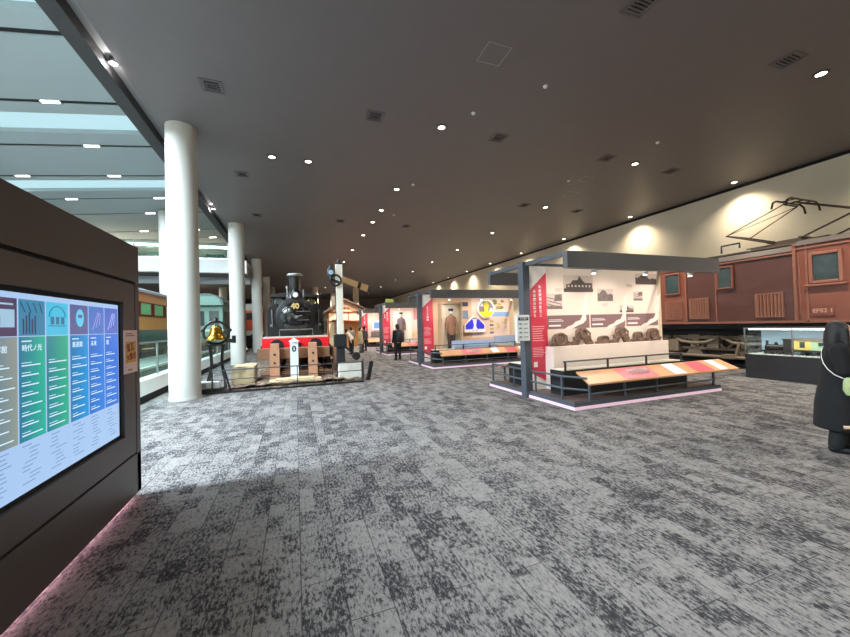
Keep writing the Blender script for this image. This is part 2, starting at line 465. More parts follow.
# columns
def column(x, y, rad, top, lb, grp='round white columns', mt=col_white):
    t = thing('column', lb, 'column', (x, y, 0), grp)
    MB().lathe([(rad, .0), (rad, top)], (x, y, 0), seg=40).build('shaft', mt, t, smooth=40)
    MB().lathe([(rad+.015, .0), (rad+.015, .05)], (x, y, 0), seg=40).build('base_ring', mt, t, smooth=40)
for i, yy in enumerate([9.95, 18.4, 27.4, 36.4, 45.4]):
    column(-2.49, yy, .325, H, ['big round white column nearest the camera, its foot on the carpet', 'round white column behind the brass bell, second of the row', 'round white column just left of the steam engine, third of the row',
        'round white column half hidden by the steam engine cab, fourth of the row', 'round white column farthest along the row, behind the engine cab'][i])
column(-6.6, 23.2, .33, 8.2, 'slim pale column rising past the gallery, just behind the biggest column', 'atrium columns')
column(-5.6, 33.5, .3, 5.2, 'pale column under the gallery, beyond the sage green carriage', 'atrium columns')
for x, yy, lb in [(7.2, 45, 'cream column beyond the end booth, right of the semaphore arm'), (5.2, 53, 'thin far cream column above the wooden station house roof'), (2.3, 45, 'far cream column left behind the station house gable')]:
    column(x, yy, .36, H, lb, 'far cream columns', mat('far_column_cream', srgb(216, 200, 176), .6))

# ceiling fittings
def downlight(x, y, lb, grp, e=130, color=(1, .91, .80), wash=None, lens=None, cone=118):
    t = thing('downlight', lb, 'light', (x, y, H), grp)
    MB().lathe([(.085, 0), (.13, 0), (.13, -.012), (.085, -.02), (.085, 0)], (x, y, H), seg=20, caps=False).build('trim_ring', dark_steel, t, smooth=30)
    MB().lathe([(.0, -.004), (.085, -.004), (.085, -.012), (.0, -.016)], (x, y, H), seg=20).build('lens', lens or lens_on, t, smooth=30)
    if e: lamp('downlight_lamp', 'SPOT', (x, y, H-.05), e, color, .09, wash or (x, y, 0), 118 if not wash else cone, (.15 if cone > 165 else .7) if not wash else 1.0)
for i, yy in enumerate([-.3, 3.95, 8.07, 12.26, 14.7, 16.5, 19.0, 22.9, 27.2, 32, 38, 45, 53]):  # farthest ones are added to brighten the far ceiling
    downlight(3.52, yy, 'lit ceiling downlight over the main aisle, %s one in view from the camera' % ORD[i-2] if i > 1 else 'ceiling downlight over the main aisle, %s' % ['behind the camera', 'just above the picture'][i], 'aisle downlights', 330 if yy < 18 else (900 if yy < 25 else 2600))
for i, yy in enumerate([-.3, 3.95, 8.2, 12.5, 16.9, 21.4, 26, 31, 37, 44, 52]):  # row carried on with added lamps, to lift the far end
    downlight(10.2, yy, 'lit ceiling downlight in the row over the exhibit booths, %s in view from the camera' % ORD[i-1] if i else 'ceiling downlight in the booth row behind the camera', 'booth row downlights', 1000 if yy < 18 else (1100 if yy < 25 else 1800), cone=172)
for i, xx in enumerate([-.53, .45]):
    downlight(xx, 10.9, '%s of two warm downlights side by side above the steam engine front' % ['left', 'right'][i], 'engine downlights', 260, wash=(xx*.6, 13.2, 1.2))
for i, yy in enumerate([-.2, 4.0, 8.28, 12.6, 17.1, 21.4, 25.7, 30, 34.3, 38.6]):
    downlight(15.22, yy, 'wall-washing downlight close to the cream wall, %s in view from the camera' % ORD[i-2] if i > 1 else 'wall-washing downlight close to the cream wall, %s' % ['behind the camera', 'just outside the picture'][i], 'wall washers', 420, (1, .87, .66), wash=(15.22, yy, 0), cone=132)
for i, yy in enumerate([8.0, 16.5, 25, 33.5]):
    t = thing('cove_spotlight', 'bright spotlight in the cove of the ceiling edge beam, %s from the camera' % ORD[i], 'light', (-3.05, yy, H+.1), 'cove spotlights')
    MB().lathe([(.05, 0), (.07, -.03), (.07, -.1), (.0, -.1)], (-3.05, yy, H+.16), seg=16).build('housing', steel, t, smooth=30)
    MB().lathe([(.0, -.1), (.06, -.1), (.0, -.125)], (-3.05, yy, H+.16), seg=16).build('lens', lens_cool, t, smooth=30)
    lamp('cove_lamp', 'POINT', (-3.05, yy, H+.0), 14, (1, .95, .9), .04)

def vent(x, y, lb, s=.21):
    t = thing('ceiling_vent', lb, 'vent', (x, y, H), 'square ceiling vents')
    f = MB()
    for q in range(2):
        a = s-.05*q*2; b = a-.035; z = H-.012
        f.box(x-a, x+a, y-a, y-b, z, H).box(x-a, x+a, y+b, y+a, z, H).box(x-a, x-b, y-b, y+b, z, H).box(x+b, x+a, y-b, y+b, z, H)
    f.build('frame', mat('vent_grey', srgb(96, 93, 93), .5), t)
    g = MB()
    for q in range(5): g.box(x-s*.62, x+s*.62, y-s*.6+q*s*.28, y-s*.52+q*s*.28, H-.014, H)
    g.build('grille', matte_black, t)
for x, yy, lb in [(-1.47, 8.05, 'square ceiling vent in front of the nearest column'), (-1.48, 12.4, 'square ceiling vent just beyond the nearest column'), (1.85, 8.1, 'square ceiling vent left of the brightest aisle downlight'),
                  (2.04, 16.7, 'square ceiling vent above the semaphore mast'), (5.17, 3.95, 'square ceiling vent cut by the top edge of the view'), (9.03, 3.94, 'square ceiling vent beside the nearest booth-row downlight in view'),
                  (5.16, 8.1, 'square ceiling vent right of the brightest aisle downlight'), (9.0, 8.16, 'square ceiling vent beside the second booth-row downlight'), (11.9, 8.26, 'square ceiling vent over the brown electric engine, nearer one'),
                  (11.98, 12.57, 'square ceiling vent over the brown electric engine, farther one'), (9.12, 12.52, 'square ceiling vent beside the third booth-row downlight'), (5.24, 16.77, 'square ceiling vent over the aisle beside the second booth'), (-1.45, 16.7, 'square ceiling vent above the steam engine cab')]:
    vent(x, yy, lb)
for x, yy, lb, s in [(3.51, 5.56, 'square access hatch outlined on the dark ceiling', .24), (10.11, 10.94, 'diamond-looking access hatch over the nearest booth', .22), (9.6, 9.6, 'access hatch beyond the second booth-row downlight', .2)]:
    t = thing('access_hatch', lb, 'hatch', (x, yy, H), 'ceiling hatches')
    f = MB(); a = s; b = s-.018; z = H-.008
    f.box(x-a, x+a, yy-a, yy-b, z, H).box(x-a, x+a, yy+b, yy+a, z, H).box(x-a, x-b, yy-b, yy+b, z, H).box(x+b, x+a, yy-b, yy+b, z, H)
    f.build('frame', mat('hatch_grey', srgb(150, 148, 148), .5), t)
    MB().box(x-b, x+b, yy-b, yy+b, H-.004, H).build('panel', ceil_dark, t)
for x, yy, lb in [(4.0, 7.3, 'white smoke detector next to the brightest aisle downlight'), (3.95, 11.7, 'white smoke detector next to the second visible aisle downlight'), (9.6, 7.0, 'white smoke detector ahead of the second booth-row downlight'), (9.1, 9.9, 'white smoke detector beside the diamond-looking access hatch'), (5.0, 6.0, 'white smoke detector near the square access hatch'), (4.2, 15.2, 'white smoke detector by the aisle downlights, farthest one')]:
    o = MB().lathe([(.0, -.045), (.03, -.042), (.045, -.025), (.05, 0)], (x, yy, H), seg=16).build('smoke_detector', white_paint, None, smooth=40, loc=(x, yy, H))
    tag(o, lb, 'detector', 'ceiling detectors')
# ------------------------------------------------------------------ information kiosk
def screen_mat(name, ca, cb, y0, y1, s=1.0, rough=.25):
    m = bpy.data.materials.new(name); nt, N, L, b = nodes_of(m)
    b.inputs['Base Color'].default_value = (.01, .01, .01, 1); b.inputs['Roughness'].default_value = rough
    tc = N.new('ShaderNodeTexCoord'); sp = N.new('ShaderNodeSeparateXYZ'); L.new(tc.outputs['Object'], sp.inputs[0])
    mr = N.new('ShaderNodeMapRange'); mr.inputs['From Min'].default_value = y0; mr.inputs['From Max'].default_value = y1
    L.new(sp.outputs['Y'], mr.inputs['Value'])
    mx = N.new('ShaderNodeMix'); mx.data_type = 'RGBA'; mx.inputs['A'].default_value = (*ca, 1); mx.inputs['B'].default_value = (*cb, 1)
    L.new(mr.outputs['Result'], mx.inputs['Factor']); L.new(mx.outputs['Result'], b.inputs['Emission Color']); b.inputs['Emission Strength'].default_value = s
    return m
def glow(name, c, s=1.0):
    return screen_mat(name, c, c, 0, 1, s)
KL = Vector((-1.9, 2.84, 0))
kio = thing('information_kiosk', 'big dark metal kiosk wall with lit blue and green directory screens', 'kiosk', KL)
X = -1.47
b = MB().box(-2.35, X-.03, 1.37, 4.31, .05, 2.43); b.build('body', black_gap, kio)
f = MB().box(-2.38, X, 1.35, 4.33, 2.10, 2.45)                       # top fascia
f.box(X-.06, X, 4.245, 4.33, .05, 2.09).box(X-.06, X, 1.35, 1.435, .05, 2.09).box(-2.38, X, 1.35, 4.33, .05, .43)
f.box(-2.38, X-.06, 4.31, 4.33, .05, 2.1).box(-2.38, X-.06, 1.35, 1.37, .05, 2.1).box(-2.38, -2.35, 1.35, 4.33, .05, 2.1)
f.build('frame', kiosk_dark, kio)
p = MB()
y0, y1, z0, z1 = 1.455, 4.225, .45, 2.07; sy0, sy1, sz0, sz1 = 1.69, 3.985, .655, 1.885
p.box(X-.05, X, y0, y1, sz1, z1).box(X-.05, X, y0, y1, z0, sz0).box(X-.05, X, y0, sy0, sz0, sz1).box(X-.05, X, sy1, y1, sz0, sz1)
p.build('bezel', kiosk_dark, kio)
MB().box(-2.3, X-.09, 1.42, 4.27, .0, .05).build('plinth', matte_black, kio)
MB().box(X-.09, X-.06, 1.42, 4.27, .006, .03).build('light_strip', pink_hot, kio)
bg = glow('screen_pale_blue', srgb(164, 196, 236), .92)
wl = glow('screen_white_text', srgb(206, 232, 246), 1.0); gl_ = glow('screen_grey_text', srgb(122, 150, 196), .9)
cols = [((84, 122, 148), (140, 150, 140)), ((20, 116, 150), (24, 178, 150)), ((22, 128, 150), (40, 176, 136)), ((14, 120, 176), (16, 150, 224)), ((26, 112, 200), (48, 130, 226)), ((40, 116, 214), (60, 120, 226))]
cols = [((96, 110, 130), (120, 130, 130))]*3+cols
heads = ['', '', '', '世界館', '時代ノ光', '', '鉄道館', '未来', '館']
rnd = random.Random(3)
for s in range(3):
    a = 1.725+s*.738; c = a+.735
    scr = MB().box(X-.05, X-.022, a, c, .69, 1.85).build('screen', bg, kio)
    for k in range(3):
        q = s*3+k; ya = a+.012+k*.2417; yb = ya+.226
        cm_ = screen_mat('screen_column_%d' % q, srgb(*cols[q][0]), srgb(*cols[q][1]), ya-KL.y, yb-KL.y, .92)
        bar = MB().box(X-.022, X-.020, ya, yb, .985, 1.595).build('list_column', cm_, scr)
        pc = [(70, 60, 96), (40, 130, 170), (60, 190, 226), (86, 96, 150), (70, 120, 200), (80, 110, 200)][(q+3) % 6]
        pd = [(150, 190, 214), (30, 60, 90), (40, 110, 150), (90, 200, 236), (150, 150, 220), (160, 180, 240)][(q+3) % 6]
        dark = glow('screen_picture_dark_%d' % q, srgb(*pc), .9); lite = glow('screen_picture_light_%d' % q, srgb(*pd), .95)
        pm = MB().box(X-.022, X-.020, ya, yb, 1.60, 1.815)
        pm.m(1)
        Q = (q+3) % 6
        if Q == 0: pm.box(X-.02, X-.019, ya+.07, yb-.02, 1.65, 1.75).m(0).box(X-.019, X-.018, ya+.02, ya+.10, 1.66, 1.71).m(1).box(X-.02, X-.019, ya+.03, yb-.03, 1.775, 1.785)
        elif Q == 1:
            for j in range(5): pm.box(X-.02, X-.019, ya+.03+j*.025, ya+.042+j*.025, 1.61, 1.70+.02*(j % 3))
            for j in range(4): pm.bar((X-.0195, ya+.01+j*.055, 1.80), (X-.0195, ya+.05+j*.05, 1.74), .001, .006)
        elif Q == 2: pm.tube([(X-.0195, ya+.11+.085*math.cos(t*PI/8), 1.72+.07*math.sin(t*PI/8)) for t in range(9)], .003, 4); pm.bar((X-.0195, ya+.02, 1.66), (X-.0195, ya+.2, 1.66), .001, .006); [pm.box(X-.02, X-.019, ya+.04+j*.055, ya+.075+j*.055, 1.67, 1.72) for j in range(3)]
        elif Q == 3: pm.prism([(ya+.12+.05*math.cos(t*PI/8), 1.72+.065*math.sin(t*PI/8)) for t in range(16)], 'yz', X-.02, X-.019); pm.m(0).box(X-.019, X-.018, ya+.095, ya+.145, 1.72, 1.745)
        else: [pm.bar((X-.0195, ya+.05+j*.05, 1.63+.02*j), (X-.0195, ya+.13+j*.02, 1.77), .001, .01) for j in range(3)]
        pm.build('picture', [dark, lite], scr)
        lines = MB(); z = 1.44
        while z > 1.01:
            w = rnd.uniform(.06, .11); lines.box(X-.02, X-.0195, ya+.018, ya+.018+w, z, z+.004)
            w = rnd.uniform(.12, .19); lines.box(X-.02, X-.0195, ya+.018, ya+.018+w, z-.018, z-.011)
            z -= .058
        if heads[q]: lines.box(X-.02, X-.019, ya+.02, ya+.1, 1.565, 1.572)
        lines.build('lettering', wl, bar)
        if heads[q]: text(heads[q], .044, (X-.0195, ya+.02, 1.525), (0,1,0), (0,0,1), wl, bar, align='LEFT', depth=.0005)
        ln = MB(); z = .955
        while z > .73:
            o_ = rnd.choice([0, .02, .06]); ln.box(X-.0215, X-.0208, ya+.02+o_, ya+.02+o_+rnd.uniform(.06, .12), z, z+.006); z -= .024
        ln.build('small_print', gl_, scr)

nt_ = MB().box(X+.001, X+.006, 3.97, 4.26, 1.225, 1.625)
no = nt_.build('paper_notice', mat('pale_pink_paper', srgb(232, 208, 200), .7, var=.03), None, loc=(X+.003, 4.115, 1.225))
tag(no, 'pale pink paper notice with orange picture stuck on the kiosk frame', 'notice')
MB().box(X+.006, X+.007, 4.0, 4.23, 1.32, 1.52).build('picture', mat('amber_print', srgb(216, 168, 84), .6, var=.12, scale=30), no)
MB().box(X+.006, X+.0075, 4.01, 4.2, 1.57, 1.578).box(X+.006, X+.0075, 4.01, 4.15, 1.588, 1.596).box(X+.006, X+.0075, 4.05, 4.14, 1.25, 1.262).build('small_print', mat('rust_print', srgb(150, 70, 60), .6), no)
text('鬼瓦', .085, (X+.0072, 4.10, 1.46), (0,1,.12), (0,-.12,1), mat('brick_red_print', srgb(140, 44, 36), .6), no, depth=.0005, bold=.002)
text('大集合', .07, (X+.0072, 4.12, 1.375), (0,1,.12), (0,-.12,1), MATS['brick_red_print'], no, depth=.0005, bold=.002)

# ------------------------------------------------------------------ balustrade along the atrium edge
ab = thing('platform_balustrade', 'glass balustrade on a white kerb with black base left of the columns', 'balustrade', (-3.6, 17, 0))
MB().box(-3.62, -3.28, 5, 29, 0, .15).build('base', matte_black, ab)
MB().prism([(-3.75, .15), (-3.30, .15), (-3.45, .44), (-3.75, .44)], 'xz', 5, 29).build('kerb', white_paint, ab)
MB().box(-3.615, -3.6, 5, 29, .44, 1.30).build('glass_panel', glass_green, ab)
MB().tube([(-3.607, 5, 1.33), (-3.607, 29, 1.33)], .022).build('handrail', steel, ab)
for i in range(15): MB().box(-3.63, -3.585, 5.4+i*1.6, 5.43+i*1.6, .4, 1.33).build('post', steel, ab)

# ------------------------------------------------------------------ steam engine on its track
gr = MB()
n = 26
rg = random.Random(5)
gx0, gx1, gy0, gy1 = -1.72, 1.76, 10.42, 23.0
gr.add([(gx0+(gx1-gx0)*i/n, gy0+(gy1-gy0)*j/60, .06+.05*rg.random()+(.04 if abs(-.0+gx0+(gx1-gx0)*i/n) < 1.3 else 0)) for j in range(61) for i in range(n+1)],
       [(j*(n+1)+i, j*(n+1)+i+1, (j+1)*(n+1)+i+1, (j+1)*(n+1)+i) for j in range(60) for i in range(n)])
gr.box(gx0, gx1, gy0, gy1, 0, .05)
g = gr.build('gravel', gravel); g['kind'] = 'stuff'; tag(g, 'brown and grey ballast gravel under the steam engine', 'gravel')
tk = thing('railway_track', 'rails on timber sleepers laid in gravel under the steam engine', 'track', (0, 16.5, .1))
for sx in (-.55, .55):
    rl = MB(); rl.box(sx-.06, sx+.06, 11.4, 22.8, .16, .18).box(sx-.015, sx+.015, 11.4, 22.8, .18, .27).box(sx-.035, sx+.035, 11.4, 22.8, .27, .31); rl.build('rail', grime, tk)
for i in range(19): MB().box(-1.05, 1.05, 11.6+i*.6, 11.82+i*.6, .06, .165).build('sleeper', wood_beam, tk)

bs = thing('buffer_stop', 'timber buffer stop of two posts and a crossbeam before the red buffer beam', 'buffer stop', (0, 11.2, .08))
for sx in (-.58, .47):
    ps_ = MB().box(sx-.13, sx+.13, 11.1, 11.36, .05, 1.0); ps_.box(sx-.115, sx+.115, 11.12, 11.34, 1.0, 1.17); pp = ps_.build('post', wood_post, bs, bevel=.012)
    MB().lathe([(.032, -.02), (.032, .02)], (sx, 11.1, .62), 'y', 12).lathe([(.032, -.02), (.032, .02)], (sx, 11.1, .86), 'y', 12).build('bolt', grime, pp)
MB().box(-1.06, .98, 11.37, 11.6, .70, 1.02).build('crossbeam', wood_beam, bs, bevel=.015)
zp = thing('distance_post', 'white post with a black zero mark standing between the timber posts', 'post', (-.06, 11.06, .08))
MB().box(-.16, .06, 10.95, 11.09, .14, 1.22).lathe([(.155, 0), (.0, .10)], (-.05, 11.02, 1.22), seg=4).build('shaft', mat('post_white', srgb(206, 210, 214), .6, var=.05), zp)
text('0', .24, (-.05, 10.945, 1.0), (1,0,0), (0,0,1), black, zp, bold=.008)
MB().box(-.72, .68, 10.62, 11.05, .05, .16).box(-.55, .5, 10.7, 11.02, .16, .2).build('stone_slab', stone_beige, zp, bevel=.02)

loc_ = thing('steam_locomotive', 'black steam engine with red buffer beam and brass number 40', 'locomotive', (0, 16, .31))
cx = .02
MB().box(-1.02, 1.05, 12.5, 12.66, .90, 1.29).build('buffer_beam', red_enamel, loc_, bevel=.01)
MB().box(-1.0, 1.02, 12.52, 14.1, 1.29, 1.33).build('front_deck', mat('pale_deck_edge', srgb(196, 190, 178), .5), loc_)
for sx in (-.56, .60):
    bf = MB().lathe([(.20, -.50), (.21, -.46), (.12, -.44), (.10, -.12), (.14, -.1), (.15, 0)], (sx, 12.5, 1.06), 'y', 24); bf.build('buffer', black, loc_, smooth=40)
ck = MB().box(-.12, .16, 12.38, 12.5, 1.0, 1.12).tube([(.02, 12.42, 1.05), (.02, 12.2, 1.0), (.02, 12.12, 1.08), (.02, 12.2, 1.16)], .035); ck.build('coupling_hook', black, loc_)
fr = MB().box(-.5, -.44, 12.66, 20, .62, 1.3).box(.48, .54, 12.66, 20, .62, 1.3).box(-.5, .54, 13, 13.3, .7, 1.3); fr.build('frame', matte_black, loc_)
bl = MB().lathe([(.66, 13.5), (.64, 13.55), (.64, 17.2)], (cx, 0, 2.02), 'y', 40); bl.build('boiler', gloss_black, loc_, smooth=40)
sb = MB().lathe([(.58, 13.22), (.66, 13.25), (.66, 13.9), (.64, 13.9)], (cx, 0, 2.02), 'y', 48); sbx = sb.build('smokebox', loco_grey, loc_, smooth=40)
dr = MB().lathe([(.0, 13.08), (.2, 13.09), (.4, 13.13), (.5, 13.2), (.5, 13.25)], (cx, 0, 1.99), 'y', 48); drx = dr.build('smokebox_door', gloss_black, loc_, smooth=50)
hb = MB().tube([(cx+.02, 13.05, 2.18), (cx+.47, 13.1, 2.18)], .014, 8).tube([(cx+.04, 13.05, 1.88), (cx+.44, 13.1, 1.88)], .014, 8)
hb.build('hinge_strap', steel, drx)
MB().lathe([(.06, 13.02), (.06, 13.1)], (cx, 0, 1.99), 'y', 16).tube([(cx, 13.02, 1.99), (cx+.2, 12.99, 2.04)], .014).tube([(cx, 13.02, 1.99), (cx-.12, 12.99, 2.1)], .014).build('door_handle', steel, drx)
MB().tube([(cx+.5*math.cos(t*PI/12), 13.14, 2.06+.5*math.sin(t*PI/12)) for t in range(1, 12)], .012, 8).build('handrail', black, drx)
text('40', .27, (cx-.02, 13.06, 2.36), (1,0,0), (0,0,1), gold_num, drx, bold=.012, depth=.01)
# saddle and front plates
sd = MB().prism([(cx-.95, 1.33), (cx+.95, 1.33), (cx+.78, 1.62), (cx+.60, 1.9), (cx-.60, 1.9), (cx-.78, 1.62)], 'xz', 13.36, 14.2)
sd.build('smokebox_saddle', loco_grey, loc_)
MB().tube([(-.50, 12.75, 1.33), (-.50, 12.75, 1.56), (.55, 12.75, 1.56), (.55, 12.75, 1.33)], .016).build('front_handrail', steel, loc_)
ch = MB().lathe([(.33, 2.55), (.24, 2.72), (.20, 2.85), (.185, 3.0), (.205, 3.44), (.26, 3.46), (.265, 3.54), (.20, 3.55), (.17, 3.5)], (cx, 13.6, 0), 'z', 36)
ch.build('chimney', gloss_black, loc_, smooth=35)
MB().lathe([(.262, 3.455), (.272, 3.47), (.272, 3.53), (.262, 3.545)], (cx, 13.6, 0), 'z', 36).build('chimney_cap', steel, loc_, smooth=40)
MB().tube([(cx-.27, 13.5, 2.6), (cx-.27, 13.5, 3.02)], .025).tube([(cx+.27, 13.5, 2.6), (cx+.27, 13.5, 2.98)], .025).lathe([(.0, 3.0), (.05, 3.02), (.04, 3.1), (0, 3.12)], (cx-.27, 13.5, 0), 'z', 12).build('steam_pipe', steel, loc_, smooth=40)
hl = MB().lathe([(.11, 13.14), (.12, 13.16), (.10, 13.36)], (cx, 0, 2.76), 'y', 24); hlx = hl.build('head_lamp', black, loc_, smooth=40)
MB().lathe([(.085, 13.125), (.09, 13.145)], (cx, 0, 2.76), 'y', 20).build('lamp_glass', mat('lamp_lens_white', srgb(220, 222, 220), .15), hlx)
dm = MB().lathe([(.30, 2.58), (.28, 2.75), (.27, 3.0), (.2, 3.12), (.0, 3.16)], (cx, 15.4, 0), 'z', 28); dm.build('steam_dome', gloss_black, loc_, smooth=50)
for s in (-1, 1):
    a = cx+s*.62; b_ = cx+s*.98
    tk_ = MB().prism([(a, 1.33), (b_, 1.33), (b_, 2.30), (cx+s*.93, 2.42), (cx+s*.83, 2.5), (a, 2.52)], 'xz', 14.1, 17.4)
    tx = tk_.build('side_tank', loco_grey, loc_, bevel=.015)
    cy_ = MB().lathe([(.24, 12.9), (.27, 12.92), (.27, 13.6), (.24, 13.62)], (cx+s*.86, 0, .92), 'y', 28); cy_.build('cylinder', loco_grey, loc_, smooth=40)
    MB().tube([(cx+s*.80, 14.04, 1.6), (cx+s*.82, 14.04, 2.3)], .018).lathe([(.05, 14.0), (.05, 14.1)], (cx+s*.84, 0, 1.72), 'y', 12).build('valve_gear', steel, tx)
    for yy, rr in ((14.5, .52), (16.2, .52), (17.9, .52), (19.2, .40)):
        w = MB().lathe([(rr, -.06), (rr+.03, .05), (rr-.05, .06), (rr-.08, .02), (.12, .02), (.1, .08), (0, .08)], (cx+s*.58, yy, .31+rr), 'x', 28)
        wx = w.build('wheel', black, loc_, smooth=30)
    MB().bar((cx+s*.68, 14.3, .78), (cx+s*.68, 18.1, .78), .05, .1).bar((cx+s*.72, 13.6, .92), (cx+s*.72, 16.3, .84), .05, .08).build('coupling_rod', steel, loc_)
    MB().box(cx+s*.55, cx+s*1.02, 13.6, 20.4, 1.25, 1.33).build('running_board', loco_grey, loc_)
    MB().lathe([(.16, 17.38), (.16, 17.42)], (cx+s*.70, 0, 2.80), 'y', 28).build('cab_window', mat('cab_window_glass', srgb(70, 76, 74), .1), loc_)
    MB().tube([(cx+s*.70+.17*math.cos(t*PI/12), 17.37, 2.80+.17*math.sin(t*PI/12)) for t in range(24)], .022, 8, closed=True).build('window_rim', brass if s > 0 else steel, loc_, smooth=60)
MB().box(cx-.98, cx+.98, 17.4, 20.2, 1.33, 3.05).build('cab', loco_grey, loc_)
MB().prism([(cx-1.06, 3.02), (cx+1.06, 3.02), (cx+1.04, 3.10), (cx+.6, 3.2), (cx, 3.24), (cx-.6, 3.2), (cx-1.04, 3.10)], 'xz', 17.1, 20.5).build('cab_roof', black, loc_)

# low barrier in front of the gravel
fn = thing('low_barrier', 'low black metal barrier with two rails before the steam engine', 'barrier', (0, 10.3, 0))
yb0 = 10.3
MB().box(-2.12, 1.82, 10.27, 10.33, .0, .045).bar((1.8, 10.3, .022), (2.0, 11.4, .022), .05, .045).build('base_bar', black, fn)
for z in (.58, .34):
    MB().tube([(-2.12, yb0, z), (1.80, yb0, z), (1.98, 11.4, z)], .015 if z > .5 else .011, 8).build('rail', dark_steel, fn)
for xx in (-2.0, -1.72, -1.0, 0.02, .95, 1.78):
    MB().tube([(xx, yb0, 0), (xx, yb0, .58)], .012 if abs(xx) < 1.5 else .02, 8).build('post', dark_steel, fn)
MB().tube([(-1.72, yb0, .58), (-1.69, yb0-.02, .5), (-1.62, yb0-.03, .2), (-1.58, yb0, 0)], .02, 8).build('post', black, fn)
for q in range(3): MB().tube([(1.84+q*.06, 10.55+q*.3, 0), (1.84+q*.06, 10.55+q*.3, .58)], .014, 8).build('post', dark_steel, fn)
bk = MB().bar((2.0, 10.6, 0), (2.12, 10.62, .55), .08, .1); tag(bk.build('leaning_signal_lever', black, None, loc=(2.0, 10.6, 0)), 'black upright lever plate at the right end of the low barrier', 'lever')

def rock(name, lb, x0, x1, y0, y1, z1, m, seed):
    rr = random.Random(seed); me = bmesh.new(); bmesh.ops.create_cube(me, size=1); bmesh.ops.subdivide_edges(me, edges=me.edges[:], cuts=5, use_grid_fill=True)
    from mathutils import noise
    vs = []
    for v in me.verts:
        p = v.co.copy(); d = noise.noise(p*2.4+Vector((seed, 0, 0)))*.14+noise.noise(p*6+Vector((seed, 3, 0)))*.05
        p += p.normalized()*d*.8
        vs.append((x0+(p.x+.5)*(x1-x0), y0+(p.y+.5)*(y1-y0), max(.06, .06+(p.z+.5)*(z1-.06))))
    fs = [[v.index for v in f.verts] for f in me.faces]; me.free()
    mb = MB(); mb.add(vs, fs); o = mb.build(name, m, None, loc=((x0+x1)/2, (y0+y1)/2, .06)); return tag(o, lb, 'stone', 'display stones')
rock('stone_block', 'beige squared sandstone block at the left end of the gravel', -1.70, -1.12, 11.1, 12.1, .56, stone_beige, 3)
rock('stone_block', 'whitish granite block at the right end beside the semaphore', 1.18, 1.84, 10.75, 11.02, .52, stone_white, 9)
wb = thing('white_model_box', 'white low display box on the floor below the brass bell', 'box', (-2.08, 10.75, .0))
MB().box(-2.42, -1.80, 10.38, 10.70, 0, .12).build('base', black, wb); MB().box(-2.36, -1.86, 10.42, 10.66, .12, .30).build('body', white_paint, wb, bevel=.02); MB().box(-2.3, -2.16, 10.41, 10.43, .16, .26).build('label_plate', steel, wb)

# brass bell on a black stand
bl_ = thing('brass_bell', 'polished brass bell in a black ring frame on a tall stand', 'bell', (-1.98, 10.9, .12))
bx, by = -2.0, 10.9
st = MB()
for sx in (-1, 1):
    for sy in (-1, 1):
        st.tube([(bx+sx*.16, by+sy*.1, 1.20), (bx+sx*.13, by+sy*.09, .95), (bx+sx*.12, by+sy*.09, .7), (bx+sx*.17, by+sy*.12, .4), (bx+sx*.24, by+sy*.16, .13), (bx+sx*.26, by+sy*.17, .005)], .022, 8)
st.box(bx-.22, bx+.22, by-.13, by+.13, 1.19, 1.23).tube([(bx-.12, by-.09, .7), (bx+.12, by-.09, .7)], .012).tube([(bx-.12, by+.09, .7), (bx+.12, by+.09, .7)], .012)
st.build('stand', black, bl_, smooth=40)
rn = MB().tube([(bx+.30*math.cos(t*PI/16), by, 1.54+.30*math.sin(t*PI/16)) for t in range(-7, 24)], .034, 8)
rn.tube([(bx-.23, by, 1.35), (bx-.13, by, 1.25), (bx+.13, by, 1.25), (bx+.23, by, 1.35)], .03, 8).lathe([(0, 1.83), (.05, 1.85), (.035, 1.9), (.05, 1.92), (0, 1.96)], (bx, by, 0), 'z', 12)
rn.build('ring_frame', black, bl_, smooth=50)
for s in (-1, 1): MB().ell((bx+s*.33, by, 1.6), .045, .045, .045).build('knob', black, bl_, smooth=60)
MB().bar((bx+.25, by, 1.33), (bx+.42, by, 1.30), .06, .1).lathe([(.05, .0), (.05, .2)], (bx+.42, by, 1.25), 'z', 12).build('ringing_lever', black, bl_)
bb = MB().lathe([(.0, 1.74), (.07, 1.73), (.12, 1.69), (.145, 1.60), (.17, 1.49), (.21, 1.42), (.25, 1.37), (.25, 1.345), (.2, 1.36)], (bx, by, 0), 'z', 32); bb.build('bell_body', brass, bl_, smooth=60)
MB().lathe([(.02, 1.44), (.03, 1.33), (.0, 1.29)], (bx, by, 0), 'z', 12).build('clapper', steel, bl_, smooth=50)

# semaphore signal
sm = thing('semaphore_signal', 'white semaphore mast with beige arm, lamp and black counterweight base', 'signal', (1.28, 11.2, .06))
sx, sy = 1.29, 11.2
MB().box(sx-.1, sx+.1, sy-.1, sy+.1, 1.38, 3.52).build('mast', mat('mast_cream', srgb(226, 218, 200), .5, var=.05), sm, bevel=.01)
MB().lathe([(.11, 3.52), (.12, 3.56), (.05, 3.6), (.06, 3.66), (0, 3.72)], (sx, sy, 0), 'z', 16).build('finial', dark_steel, sm, smooth=40)
MB().box(sx-.12, sx+.12, sy-.12, sy+.12, .06, 1.38).box(sx-.19, sx+.17, sy-.16, sy+.16, 1.0, 1.36).box(sx-.18, sx+.18, sy-.16, sy+.16, .06, .14).build('base', matte_black, sm)
am = MB(); p0 = Vector((sx+.06, sy-.13, 3.07)); p1 = Vector((sx+.97, sy+.5, 2.84))
def armpt(t, w): d = (p1-p0); return p0+d*t+Vector((.28, .19, .94)).normalized()*w
def armseg(mb, t0, t1, w0, w1):
    q = [armpt(t0, -w0), armpt(t1, -w1), armpt(t1, w1), armpt(t0, w0)]; nrm = Vector((.55, -.83, 0))*.02
    mb.hexa([a-nrm for a in q]+[a+nrm for a in q])
